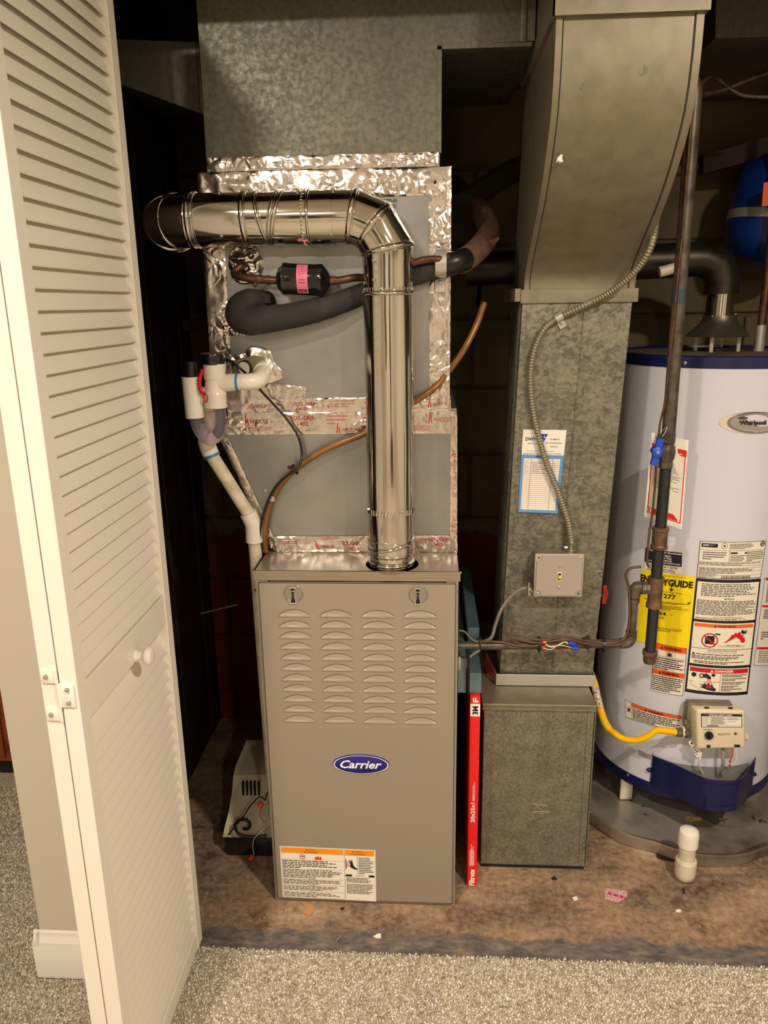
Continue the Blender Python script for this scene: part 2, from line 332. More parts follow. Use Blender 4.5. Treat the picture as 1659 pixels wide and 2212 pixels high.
# text outlines as flat polygons, cached
_tx = {}
def glyphs(s, bold=0.0, shear=0.0):
    k = (s, bold, shear)
    if k not in _tx:
        c = bpy.data.curves.new('t', 'FONT'); c.body = s; c.size = 1; c.offset = bold; c.shear = shear; c.resolution_u = 2
        o = bpy.data.objects.new('t', c); COL.objects.link(o); me = o.to_mesh()
        vs = [v.co.copy() for v in me.vertices]; fs = [list(p.vertices) for p in me.polygons]
        o.to_mesh_clear(); bpy.data.objects.remove(o); bpy.data.curves.remove(c); _tx[k] = (vs, fs)
    return _tx[k]
class Print:                                                    # flat print laid on a mapped surface; u right, v down, 0..1
    def __init__(s, fmap, nseg=1, step=0.00022): s.f = fmap; s.b = MB(); s.n = nseg; s.st = step
    def quad(s, u0, v0, u1, v1, c, L=1, m=None):
        n = max(1, round(abs(u1-u0)*s.n)); m = m or ink(*c)
        s.b.add([s.f(u0+(u1-u0)*i/n, v, s.st*L) for v in (v0, v1) for i in range(n+1)], [(i, n+1+i, n+2+i, i+1) for i in range(n)], m)
    def frame(s, u0, v0, u1, v1, tu, tv, c, L=2):
        s.quad(u0, v0, u1, v0+tv, c, L); s.quad(u0, v1-tv, u1, v1, c, L); s.quad(u0, v0, u0+tu, v1, c, L); s.quad(u1-tu, v0, u1, v1, c, L)
    def poly(s, pts, c, L=2): s.b.add([s.f(u, v, s.st*L) for u, v in pts], [list(range(len(pts)))], ink(*c))
    def disc(s, cu, cv, ru, rv, c, L=2, r_in=0, n=24):
        o = [s.f(cu+ru*math.cos(2*PI*k/n), cv+rv*math.sin(2*PI*k/n), s.st*L) for k in range(n)]
        if r_in:
            i = [s.f(cu+ru*r_in*math.cos(2*PI*k/n), cv+rv*r_in*math.sin(2*PI*k/n), s.st*L) for k in range(n)]
            s.b.add(o+i, [(k, (k+1) % n, (k+1) % n+n, k+n) for k in range(n)], ink(*c))
        else: s.b.add(o, [list(range(n))], ink(*c))
    def text(s, t, u0, v0, u1, v1, c, L=3, bold=0.0, shear=0.0, rot=0):
        vs, fs = glyphs(t, bold, shear)
        if not vs: return
        x0 = min(v.x for v in vs); x1 = max(v.x for v in vs); y0 = min(v.y for v in vs); y1 = max(v.y for v in vs); out = []
        for v in vs:
            a = (v.x-x0)/(x1-x0); b = (y1-v.y)/(y1-y0)
            if rot == 1: a, b = b, 1-a                          # reads upward
            out.append(s.f(u0+(u1-u0)*a, v0+(v1-v0)*b, s.st*L))
        s.b.add(out, fs, ink(*c))
    def lines(s, u0, v0, u1, v1, n, c, L=2, fill=0.5, ragged=0.25, words=True):
        h = (v1-v0)/n
        for i in range(n):
            end = u1-(u1-u0)*ragged*R_.random()**2 if i < n-1 else u0+(u1-u0)*R_.uniform(0.3, 0.9); u = u0
            while u < end-1e-4:
                wd = (u1-u0)*R_.uniform(0.03, 0.11) if words else (end-u0); wd = min(wd, end-u)
                s.quad(u, v0+h*(i+0.5-fill/2), u+wd, v0+h*(i+0.5+fill/2), c, L); u += wd+(u1-u0)*0.014
    def build(s, name, parent):
        o = s.b.build(name, None, parent, smooth=False)
        if name in ('printing', 'stencil'): o['kind'] = 'stuff'
        return o
def planemap(tl, tr, br, bl, nrm=(0, -1, 0)):
    tl, tr, br, bl, nrm = map(Vector, (tl, tr, br, bl, nrm))
    return lambda u, v, d=0: (tl*(1-u)+tr*u)*(1-v)+(bl*(1-u)+br*u)*v+nrm*(d+0.0003)
def cylmap(cs, R=HR, off=0.0012):                               # four picture corners seen on the heater's skin
    q = [CYL(*c) for c in cs]
    def f(u, v, d=0):
        a = (q[0][0]*(1-u)+q[1][0]*u)*(1-v)+(q[3][0]*(1-u)+q[2][0]*u)*v; z = (q[0][1]*(1-u)+q[1][1]*u)*(1-v)+(q[3][1]*(1-u)+q[2][1]*u)*v
        r = R+off+d; return Vector((HX+r*math.sin(a), HY-r*math.cos(a), z))
    return f

# ============================================================ THE SETTING
import numpy as np
b = MB(); b.box(-2.7, 2.7, -3.1, 4.1, -0.12, -0.012); b.box(-0.80, 1.30, 1.405, 2.60, -0.0119, 0.0); struct(b.build('floor', M['floor'], smooth=False))
b = MB(); b.box(-2.7, 2.7, -3.1, 1.43, 2.40, 2.46); struct(b.build('ceiling', M['ceil'], smooth=False))
b = MB(); b.box(-0.857, -0.600, 1.325, 1.43, -0.01, 2.40); b.box(-0.600, 1.15, 1.325, 1.43, 2.07, 2.40); b.box(1.15, 2.7, 1.325, 1.43, -0.01, 2.40)
b.box(-0.857, -0.80, 1.43, 2.62, -0.01, 2.40); struct(b.build('wall_front', M['wall'], smooth=False))
b = MB(); b.box(-2.7, -2.6, -3.1, 4.1, -0.01, 2.46); struct(b.build('wall_left', M['wall'], smooth=False))
b = MB(); b.box(2.6, 2.7, -3.1, 1.43, -0.01, 2.46); struct(b.build('wall_right', M['wall'], smooth=False))
b = MB(); b.box(-2.7, 2.7, -3.1, -3.0, -0.01, 2.46); struct(b.build('wall_rear', M['wall'], smooth=False))
b = MB(); b.box(-2.7, -0.857, 2.62, 2.70, -0.01, 2.46); b.box(-2.7, -0.857, 1.43, 2.70, 2.40, 2.46); struct(b.build('wall_far', M['wall'], smooth=False))
dr = sempty('door_2', (0.75, -2.99, 0)); b = MB(); b.box(0.35, 1.15, -3.0, -2.96, 0.0, 2.03, 0.003); b.build('door_leaf', M['darkwood'], dr)
b = MB(); b.box(0.27, 0.35, -3.0, -2.975, 0.0, 2.11, 0.003); b.box(1.15, 1.23, -3.0, -2.975, 0.0, 2.11, 0.003); b.box(0.35, 1.15, -3.0, -2.975, 2.03, 2.11, 0.003); b.build('door_frame', M['trim'], dr)
wn = sempty('window_1', (-1.1, -2.99, 0.95)); b = MB(); b.box(-1.5, -0.7, -3.0, -2.985, 0.95, 2.0); b.build('pane', M['gloss'], wn, smooth=False)
b = MB()
for x0, x1, z0, z1 in ((-1.58, -1.5, 0.87, 2.08), (-0.7, -0.62, 0.87, 2.08), (-1.5, -0.7, 0.87, 0.95), (-1.5, -0.7, 2.0, 2.08), (-1.12, -1.08, 0.95, 2.0)): b.box(x0, x1, -3.0, -2.965, z0, z1, 0.003, seg=1)
b.build('window_frame', M['trim'], wn)
dr = sempty('door_3', (-2.59, -1.2, 0)); b = MB(); b.box(-2.6, -2.56, -1.6, -0.8, 0.0, 2.03, 0.003); b.build('door_leaf', M['darkwood'], dr)
# closet shell
wi = sempty('wall_inner', (-0.76, 2.0, 0))
b = MB(); b.box(-0.80, -0.765, 1.43, 2.44, 0, 2.36); b.build('backing', M['darkwood'], wi, smooth=False)
for i in range(8):
    y = 1.435+i*0.125; b = MB(); b.box(-0.765, -0.752+0.002*(i % 2), y, y+0.119, 0.002, 2.35, 0.003); b.build('plank', M['darkwood'], wi)
b = MB(); b.box(1.16, 1.22, 1.43, 2.5, 0, 2.36); struct(b.build('wall_inner_right', M['mortar'], smooth=False)); bpy.data.objects['wall_inner_right'].name = 'wall_side'
wb = sempty('wall_back', (0.2, 2.42, 0))
b = MB(); b.box(-0.80, 1.20, 2.424, 2.52, 0, 2.36, m=M['mortar']); b.build('mortar', M['mortar'], wb, smooth=False)
_bm = M['block'].node_tree
def block_paint():                                              # olive paint over an older red coat low on the wall
    n = _bm; b_ = n.nodes['Principled BSDF']; src = b_.inputs['Base Color'].links[0].from_socket
    g = n.nodes.new('ShaderNodeNewGeometry'); sx = n.nodes.new('ShaderNodeSeparateXYZ'); n.links.new(g.outputs['Position'], sx.inputs[0])
    t = n.nodes.new('ShaderNodeTexNoise'); t.inputs['Scale'].default_value = 16; t.inputs['Detail'].default_value = 5; n.links.new(g.outputs['Position'], t.inputs['Vector'])
    ma = n.nodes.new('ShaderNodeMath'); ma.operation = 'MULTIPLY_ADD'; ma.inputs[1].default_value = 0.14; n.links.new(t.outputs['Fac'], ma.inputs[0]); n.links.new(sx.outputs[2], ma.inputs[2])
    mr = n.nodes.new('ShaderNodeMapRange'); mr.inputs['From Min'].default_value = 0.775; mr.inputs['From Max'].default_value = 0.781; n.links.new(ma.outputs[0], mr.inputs['Value'])
    x = n.nodes.new('ShaderNodeMix'); x.data_type = 'RGBA'; x.inputs[6].default_value = srgb(96, 32, 22)
    n.links.new(mr.outputs[0], x.inputs[0]); n.links.new(src, x.inputs[7]); n.links.new(x.outputs[2], b_.inputs['Base Color'])
block_paint()
for r in range(-1, 11):
    z0 = 0.121+0.212*r; off = 0.135 if r % 2 else -0.068
    for c in range(-3, 4):
        x0 = off+0.407*c; x1 = x0+0.397
        x0 = max(x0, -0.80); x1 = min(x1, 1.16)
        if x1-x0 < 0.03: continue
        b = MB(); j = R_.uniform(-0.002, 0.002); b.box(x0, x1, 2.412+j, 2.45, max(0.0, z0+0.005), z0+0.207, 0.004, seg=1); b.build('block', M['block'], wb, smooth=False)
# joists and subfloor above the closet
b = MB(); b.box(-0.80, 1.20, 1.43, 2.5, 2.36, 2.40); o = b.build('ceiling_boards', M['joist'], smooth=False); struct(o); o.name = 'ceiling'
for k, x in enumerate((-0.62, -0.22, 0.18, 0.72, 0.98)):
    b = MB(); b.box(x, x+0.038, 1.44, 2.41, 2.17, 2.36, 0.002); struct(b.build('trim_%d' % (k+1), M['joist'], smooth=False))
# baseboard on the stub wall, moulded profile
bs = []
prof = [(1.325, 0.0), (1.311, 0.0), (1.311, 0.082), (1.3135, 0.088), (1.3135, 0.092), (1.3195, 0.103), (1.3215, 0.108), (1.3215, 0.113), (1.325, 0.118)]
b = MB(); b.ring([[(x, y, z) for y, z in prof] for x in (-0.871, -0.60)], True); struct(b.build('baseboard_front', M['trim'], angle=25))
b = MB(); b.ring([[(-0.857-(1.325-y), yy, z) for y, z in prof] for yy in (1.3115, 2.62)], True); struct(b.build('baseboard_left', M['trim'], angle=25))

# ============================================================ CARPET
carpet = thing('carpet', 'cream flecked cut-pile carpet in front of and beside the utility closet', 'carpet', (0, 0.5, -0.01))
b = MB(); b.box(-2.598, 2.598, -2.94, 1.308, -0.0118, 0.001); b.box(-0.598, 1.148, 1.308, 1.405, -0.0118, 0.001); b.box(-2.598, -0.874, 1.308, 2.60, -0.0118, 0.001); b.build('backing', M['carpet'], carpet, smooth=False)
def tufts(regions, step, seed=3):
    rg = np.random.RandomState(seed); P0 = []
    for x0, x1, y0, y1 in regions:
        gx, gy = np.meshgrid(np.arange(x0, x1, step), np.arange(y0, y1, step)); q = np.stack([gx.ravel(), gy.ravel()], 1)
        P0.append(q+rg.uniform(-0.45, 0.45, q.shape)*step)
    p = np.concatenate(P0); n = len(p); a = rg.uniform(0, 2*np.pi, n); h = rg.uniform(0.0034, 0.0062, n); r = rg.uniform(0.0021, 0.0033, n)
    la = rg.uniform(0, 2*np.pi, n); ln = rg.uniform(0.0, 0.0026, n); V = np.zeros((n, 9, 3))
    for k in range(3):
        t = a+k*2*np.pi/3
        for lv, (zz, rr, l) in enumerate(((0.0, 0.8, 0.0), (0.55, 1.15, 0.5), (1.0, 0.75, 1.0))):
            V[:, lv*3+k, 0] = p[:, 0]+np.cos(t+lv*0.7)*r*rr+np.cos(la)*ln*l; V[:, lv*3+k, 1] = p[:, 1]+np.sin(t+lv*0.7)*r*rr+np.sin(la)*ln*l; V[:, lv*3+k, 2] = zz*h-0.001
    fs = []
    for lv in range(2):
        for k in range(3): fs.append((lv*3+k, lv*3+(k+1) % 3, lv*3+3+(k+1) % 3, lv*3+3+k))
    Fq = (np.array(fs)[None]+np.arange(n)[:, None, None]*9).reshape(-1, 4); Ft = np.array([[6, 7, 8]])+np.arange(n)[:, None]*9
    me = bpy.data.meshes.new('pile'); me.vertices.add(n*9); me.vertices.foreach_set('co', (V.reshape(-1, 3)-np.array([0, 0.5, -0.01])).ravel())
    me.loops.add(len(Fq)*4+len(Ft)*3); me.loops.foreach_set('vertex_index', np.concatenate([Fq.ravel(), Ft.ravel()]))
    me.polygons.add(len(Fq)+len(Ft)); me.polygons.foreach_set('loop_start', np.concatenate([np.arange(len(Fq))*4, len(Fq)*4+np.arange(len(Ft))*3]))
    me.update(calc_edges=True); me.materials.append(M['tuft']); me.polygons.foreach_set('use_smooth', [True]*len(me.polygons))
    o = bpy.data.objects.new('pile', me); COL.objects.link(o); o.parent = carpet; o['kind'] = 'stuff'
tufts([(-1.0, 1.14, 1.04, 1.308), (-0.58, 1.14, 1.308, 1.407), (-1.0, -0.876, 1.308, 1.407), (-1.62, -0.876, 1.407, 1.98)], 0.0052)

# ============================================================ BIFOLD DOOR
door = sempty('door_1', (-0.555, 1.21, 0))
W = M['white']
def leaf(x0, x1, face):                                         # face: +1 slats lean towards +X
    y0, y1 = 1.0, 1.418
    for a, c in ((y0, y0+0.031), (y1-0.031, y1)):
        b = MB(); b.box(x0, x1, a, c, 0.018, 2.045, 0.0015, seg=1); b.build('stile', W, door)
    for a, c in ((0.018, 0.060), (0.820, 0.882), (1.985, 2.045)):
        b = MB(); b.box(x0+0.002, x1-0.002, y0+0.031, y1-0.031, a, c, 0.001, seg=1); b.build('rail', W, door)
    cx = (x0+x1)/2; me = None
    zs = [0.0825+0.0290*i for i in range(25)]+[0.9035+0.0290*i for i in range(37)]
    for z in zs:
        if me is None:
            b = MB(); hx = 0.0082*face; pr = []
            for (dx, dz) in ((hx, -0.0182), (hx-0.0012*face, -0.0192), (-hx-0.001*face, 0.0165), (-hx, 0.0195), (-hx+0.003*face, 0.0195), (hx+0.0002*face, -0.0165)): pr.append((cx+dx, z+dz))
            b.ring([[(x, yy, zz) for x, zz in pr] for yy in (y0+0.030, y1-0.030)], True); o = b.build('slat', W, door, angle=50); me = o.data; z00 = z
        else:
            o = bpy.data.objects.new('slat', me); COL.objects.link(o); o.parent = door; o.location = (0, 0, z-z00)
leaf(-0.554, -0.527, 1); leaf(-0.583, -0.556, -1)
b = MB(); b.lathe([(0.0115, 0), (0.0115, 0.003), (0.008, 0.006), (0.0075, 0.013), (0.012, 0.018), (0.0165, 0.022), (0.017, 0.027), (0.013, 0.0315), (0.006, 0.033)], (-0.5285, 1.222, 0.833), (1, 0, 0), 28); b.build('knob', W, door)
# hinge: three plates across the two front edges
def hplate(x0, x1, z0, z1, name='hinge'):
    b = MB(); b.box(x0, x1, 0.9965, 1.0003, z0, z1, 0.0016, seg=2); b.lathe([(0.0028, z0), (0.0028, z1)], (x0 if x0 > -0.556 else x1, 0.9975, 0), (0, 0, 1), 12); return b.build(name, W, door)
h1 = hplate(-0.580, -0.5565, 0.897, 0.919); screwhead((-0.571, 0.9966, 0.908), (0, -1, 0), 0.0032, 'screw', h1)
h2 = hplate(-0.5545, -0.531, 0.857, 0.896); screwhead((-0.541, 0.9966, 0.887), (0, -1, 0), 0.0032, 'screw', h2); screwhead((-0.541, 0.9966, 0.865), (0, -1, 0), 0.0032, 'screw', h2)
h3 = hplate(-0.580, -0.5565, 0.834, 0.856); screwhead((-0.571, 0.9966, 0.845), (0, -1, 0), 0.0032, 'screw', h3)

# ============================================================ FURNACE
FX0, FX1, FY, FZ = -0.3865, 0.0675, 1.558, 0.876
fur = thing('furnace', 'taupe gas furnace cabinet with louvred door in the middle of the closet', 'furnace', (-0.16, 1.9, 0))
b = MB()                                                        # casing: sides, back, front returns, base
b.box(FX0+0.004, FX0+0.012, FY+0.0, 2.28, 0.002, 0.853); b.box(FX1-0.012, FX1-0.004, FY, 2.28, 0.002, 0.853); b.box(FX0+0.012, FX1-0.012, 2.27, 2.28, 0.002, 0.853)
b.box(FX0+0.012, FX0+0.030, FY+0.001, FY+0.006, 0.002, 0.853); b.box(FX1-0.030, FX1-0.012, FY+0.001, FY+0.006, 0.002, 0.853)
b.box(FX0+0.004, FX1-0.004, FY+0.002, 2.27, 0.002, 0.012); b.box(FX0+0.03, FX1-0.03, FY+0.020, FY+0.024, 0.012, 0.853, m=None); b.build('casing', M['furn'], fur, smooth=False)
b = MB(); hx, hy, hr = -0.083, 1.607, 0.0590
def capf():
    bmh = bmesh.new(); e = []
    def loop(pts):
        v = [bmh.verts.new((x, y, FZ)) for x, y in pts]
        for i in range(len(v)): e.append(bmh.edges.new((v[i], v[(i+1) % len(v)])))
    loop([(FX0, FY), (FX1, FY), (FX1, 2.28), (FX0, 2.28)]); loop([(hx+hr*math.cos(2*PI*k/48), hy+hr*math.sin(2*PI*k/48)) for k in range(48)])
    bmesh.ops.triangle_fill(bmh, edges=e, use_beauty=True); return bmh
b.bm(capf()); b.box(FX0, FX1, FY-0.001, FY+0.002, 0.8535, FZ); b.box(FX0, FX0+0.003, FY, 2.28, 0.8535, FZ); b.box(FX1-0.003, FX1, FY, 2.28, 0.8535, FZ)
b.build('top_panel', M['furnm'], fur, smooth=False)
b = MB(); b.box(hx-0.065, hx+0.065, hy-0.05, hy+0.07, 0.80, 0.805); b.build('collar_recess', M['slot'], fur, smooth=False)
# front door with stamped louvres
LC = [(-0.338, -0.260), (-0.2455, -0.167), (-0.153, -0.074), (-0.0598, 0.0195)]; LZ = [0.771-0.0262*i for i in range(11)]
PX0, PX1, PZ0, PZ1, PY = -0.3755, 0.0575, 0.014, 0.8505, 1.5515
def lens(w_, h_=0.0172, n=18): return [(-w_/2+w_*i/n, h_*(1-(2*i/n-1)**2)**0.80) for i in range(n+1)]
bmh = bmesh.new(); e = []
def loop(pts):
    v = [bmh.verts.new((x, PY, z)) for x, z in pts]
    for i in range(len(v)): e.append(bmh.edges.new((v[i], v[(i+1) % len(v)])))
loop([(PX0, PZ0), (PX1, PZ0), (PX1, PZ1), (PX0, PZ1)])
for a, c in LC:
    for z in LZ: loop([((a+c)/2+x, z+h) for x, h in lens(c-a)])
bmesh.ops.triangle_fill(bmh, edges=e, use_beauty=True)
b = MB(); b.bm(bmh); b.box(PX0, PX1, PY, PY+0.006, PZ1-0.0012, PZ1); b.box(PX0, PX0+0.001, PY, PY+0.006, PZ0, PZ1); b.box(PX1-0.001, PX1, PY, PY+0.006, PZ0, PZ1); b.box(PX0, PX1, PY, PY+0.006, PZ0, PZ0+0.001)
b.build('front_door', M['furn'], fur, smooth=False)
me = None
for a, c in LC:
    for i, z in enumerate(LZ):
        if me is None or abs((c-a)-w0) > 0.0006:
            w0 = c-a; b = MB(); pts = lens(w0, 0.0205, 20); xc0 = (a+c)/2; z00 = z; kk = lambda h: min(1, h/0.008)**0.7
            rows = [[(xc0+x, PY+0.0004, z-0.0004) for x, h in pts], [(xc0+x, PY-0.0026*kk(h), z-0.0002) for x, h in pts], [(xc0+x, PY-0.0027*kk(h), z+0.0006) for x, h in pts], [(xc0+x, PY-0.0018*kk(h), z+0.0014) for x, h in pts]]
            for j in range(6):                                  # hood: proud at its straight lower lip, tucked in at the arc
                t = 0.10+0.90*j/5; rows.append([(xc0+x, PY-0.0014*kk(h)*(1-t)+0.0062*kk(h)*t, z+h*t*1.0) for x, h in pts])
            b.add([p for r in rows for p in r], [(j*21+k, j*21+k+1, (j+1)*21+k+1, (j+1)*21+k) for j in range(9) for k in range(20)]); o = b.build('louver', M['furn'], fur, angle=60); me = o.data
        else:
            o = bpy.data.objects.new('louver', me); COL.objects.link(o); o.parent = fur; o.location = ((a+c)/2-xc0, 0, z-z00)
for cx in (-0.2985, -0.0235):
    cz = 0.826; b = MB(); b.lathe([(0.0207, 0.0), (0.0207, 0.0022), (0.0192, 0.0034), (0.0178, 0.0022), (0.0, 0.0016)], (cx, PY, cz), (0, -1, 0), 40); lt = b.build('latch', M['latch'], fur)
    bow = [(-0.0062, 0.0135), (0.0058, 0.0135), (0.0048, 0.0085), (0.0028, 0.0015), (0.0022, -0.004), (0.0034, -0.011), (0.0062, -0.0195), (0.0055, -0.0225), (-0.0055, -0.0225), (-0.0062, -0.0195), (-0.0036, -0.011), (-0.0026, -0.004), (-0.0032, 0.0015), (-0.0052, 0.0085)]
    b = MB(); b.prism([(x*1.22, 0, z*1.07) for x, z in bow], (0, -0.0040, 0), (cx-0.001, PY, cz)); b.build('thumb_turn', M['latchrim'], lt, smooth=False)
    b = MB(); b.prism([(x*0.86, 0, z*0.93) for x, z in bow], (0, -0.0008, 0), (cx-0.001, PY-0.0036, cz)); b.build('slot', M['slot'], lt, smooth=False)
    b = MB(); b.box(cx-0.0058, cx+0.0038, PY-0.0056, PY-0.0038, cz+0.0058, cz+0.0070); b.build('bridge', M['latchrim'], lt, smooth=False)
# badge
c0 = P(780, 1650, Y=PY); bw, bh = 0.0665, 0.0255
def ell(kx, kz, y, n=48): return [(c0.x+kx*math.cos(2*PI*k/n), y, c0.z+kz*math.sin(2*PI*k/n)) for k in range(n)]
b = MB(); b.ring([ell(bw, bh, PY), ell(bw, bh, PY-0.002), ell(bw-0.0012, bh-0.0012, PY-0.003)], True); bd = b.build('badge', ink(34, 26, 118), fur, angle=50)
pm = planemap((c0.x-bw, PY-0.003, c0.z+bh), (c0.x+bw, PY-0.003, c0.z+bh), (c0.x+bw, PY-0.003, c0.z-bh), (c0.x-bw, PY-0.003, c0.z-bh))
pr = Print(pm); pr.disc(0.5, 0.5, 0.487, 0.475, (236, 232, 240), 1, 0.955, 48)
pr.text('Carrier', 0.135, 0.28, 0.865, 0.70, (246, 244, 250), 2, bold=0.022, shear=0.32); pr.build('lettering', bd)
# rating and warning label
Y0 = PY; q = [P(*c, Y=Y0) for c in ((604, 1827), (811, 1836), (813, 1947), (611, 1937))]; pm = planemap(*q)
pr = Print(pm); pr.quad(0, 0, 1, 1, (244, 236, 220), 1); lb = pr.build('warning_label', fur); pr = Print(pm)
pr.frame(0.004, 0.01, 0.996, 0.99, 0.003, 0.006, (210, 196, 170), 2)
pr.quad(0.012, 0.02, 0.665, 0.125, (246, 152, 24), 2); pr.quad(0.682, 0.02, 0.985, 0.125, (246, 152, 24), 2)
for u0, u1 in ((0.30, 0.37), (0.78, 0.87)):
    pr.text('WARNING', u0, 0.035, u1, 0.062, K); pr.text('AVERTISSEMENT', u0-0.02, 0.082, u1+0.03, 0.11, K)
    pr.poly([(u0-0.022, 0.066), (u0-0.014, 0.03), (u0-0.006, 0.066)], K); pr.poly([(u0-0.044, 0.113), (u0-0.036, 0.078), (u0-0.028, 0.113)], K)
pr.disc(0.235, 0.185, 0.031, 0.048, RD, 3, 0.78); pr.text('=D', 0.217, 0.165, 0.252, 0.20, K, 2, bold=0.02); pr.quad(0.214, 0.18, 0.256, 0.19, RD, 3)
pr.poly([(0.36, 0.235), (0.375, 0.165), (0.385, 0.20), (0.398, 0.15), (0.41, 0.205), (0.425, 0.16), (0.44, 0.235)], (224, 40, 34))
pr.quad(0.010, 0.245, 0.665, 0.249, GR, 2)
pr.lines(0.018, 0.255, 0.60, 0.42, 5, K, 2, 0.5); pr.quad(0.29, 0.423, 0.665, 0.427, GR, 2); pr.lines(0.018, 0.43, 0.64, 0.605, 6, K, 2, 0.5)
for v in (0.61, 0.735, 0.865): pr.frame(0.012, v, 0.665, v+0.118, 0.0012, 0.003, GR, 2); pr.quad(0.25, v-0.006, 0.43, v+0.018, (236, 230, 206), 3); pr.text('WARNING', 0.29, v-0.004, 0.36, v+0.016, K, 4); pr.lines(0.018, v+0.018, 0.64, v+0.112, 4, K, 2, 0.5)
pr.quad(0.672, 0.02, 0.676, 0.97, GR, 2)
pr.quad(0.685, 0.20, 0.694, 0.385, K, 3); pr.poly([(0.697, 0.23), (0.715, 0.26), (0.72, 0.30), (0.715, 0.34), (0.697, 0.35)], (240, 150, 140), 2)
pr.poly([(0.712, 0.315), (0.735, 0.325), (0.735, 0.29), (0.712, 0.225), (0.719, 0.222), (0.738, 0.262), (0.728, 0.205), (0.736, 0.205), (0.748, 0.258), (0.746, 0.205), (0.753, 0.208), (0.762, 0.27), (0.768, 0.32), (0.812, 0.385), (0.80, 0.395), (0.76, 0.372), (0.735, 0.345)], K, 4)
pr.quad(0.806, 0.125, 0.81, 0.48, GR, 2); pr.lines(0.82, 0.15, 0.975, 0.48, 10, K, 2, 0.5)
pr.quad(0.682, 0.49, 0.75, 0.53, K, 3); pr.quad(0.925, 0.49, 0.985, 0.53, K, 3); pr.text('CAUTION', 0.79, 0.495, 0.875, 0.522, K, 3); pr.lines(0.69, 0.545, 0.95, 0.65, 4, K, 2, 0.5)
pr.quad(0.682, 0.665, 0.985, 0.668, GR, 2); pr.lines(0.69, 0.675, 0.97, 0.87, 7, K, 2, 0.5); pr.build('printing', lb)
for px, py in ((711/4.1475+380, 1140/4.1475+1000), (991, 1278)): screwhead(P(px, py, Y=FY), (0, -1, 0), 0.0022, 'screw', fur, M['slot'])
screwhead((FX1, 1.575, 0.868), (1, 0, 0), 0.003, 'brass_screw', fur, M['brass'])

# ============================================================ FLUE PIPE
VY = 1.62; VX = -0.085; VR = 0.0515; HZ = 1.607
fl = thing('vent_pipe', 'shiny silver round metal vent pipe rising from the furnace top and elbowing left', 'pipe', (VX, VY, 0.86))
PM = M['pipe']
def bead(c, ax, r=VR, w_=0.0032, name='bead'):
    w_ *= 1.35; b = MB(); b.lathe([(r-0.001, -w_*1.5), (r+0.0006, -w_*1.4), (r-0.0006, -w_), (r+0.0022, -w_*0.75), (r+0.0036, -w_*0.15), (r+0.0036, w_*0.15), (r+0.0022, w_*0.75), (r-0.0006, w_), (r+0.0006, w_*1.4), (r-0.001, w_*1.5)], c, ax, 48, cap=False); return b.build(name, PM, fl, angle=60)
def sect(c0_, c1_, r, name='pipe_section', cap=False):
    b = MB(); b.mitre([c0_, c1_], r, 72, cap=cap); return b.build(name, M['pipev'] if abs(c0_[0]-c1_[0]) < 0.01 else PM, fl)
def crimp(z0, z1, r, ax='z', n=44):
    b = MB(); rings = []
    for t in (0, 0.25, 0.75, 1):
        ring = []
        for k in range(n*4):
            a = 2*PI*k/(n*4); rr = r+(0.0014 if (k//2) % 2 else -0.0014)*(1 if 0 < t < 1 else 0.2); h = z0+(z1-z0)*t
            ring.append((VX+rr*math.cos(a), VY+rr*math.sin(a), h) if ax == 'z' else (h, VY+rr*math.cos(a), HZ+rr*math.sin(a)))
        rings.append(ring)
    b.ring(rings, False); b.build('crimped_band', PM, fl, angle=50)
Vz = lambda py: P(835, py, Y=VY-0.05).z
# base collar and gored swivel section
sect((VX, 1.617, 0.845), (VX+0.001, 1.618, 0.905), VR-0.0035, 'base_collar'); bead((VX, 1.618, 0.900), (0.0, 0.05, 1), VR-0.002); bead((VX, 1.617, 0.881), (0, 0, 1), VR-0.002)
sect((VX+0.001, 1.617, 0.903), (VX, VY, Vz(1112)), VR-0.0008, 'swivel_section'); bead((VX, 1.619, 0.925), (-0.22, -0.10, 1)); bead((VX, 1.619, 0.921), (0.16, 0.25, 1), VR-0.001)
crimp(Vz(1118), Vz(1106), VR-0.0002)
zt1 = Vz(628); sect((VX, VY, Vz(1113)), (VX, VY, zt1), VR); crimp(zt1-0.001, zt1+0.007, VR-0.001); bead((VX, VY, zt1-0.004), (0, 0, 1))
# elbow: vertical, two tilted gores, horizontal
e0 = Vector((VX, VY, 1.545)); e1 = Vector((-0.112, VY, 1.590)); e2 = Vector((-0.155, VY, HZ))
b = MB(); b.mitre([(VX, VY, zt1+0.002), e0], VR-0.001, 56, cap=False); b.build('elbow_cuff', PM, fl)
b = MB(); b.mitre([(VX, VY, 1.52), e0, e1, e2, (-0.20, VY, HZ)], VR, 56, cap=False); b.build('elbow', PM, fl, angle=14)
dv = Vector((0, 0, 1)); d1 = (e1-e0).normalized(); d2 = (e2-e1).normalized(); dh = Vector((-1, 0, 0))
bead(e0-Vector((0, 0, 0.001)), dv+d1*0.6, VR+0.0005, 0.0042); bead(e1, d1+d2, VR+0.0005, 0.0042); bead(e2, d2+dh, VR+0.0005, 0.0042)
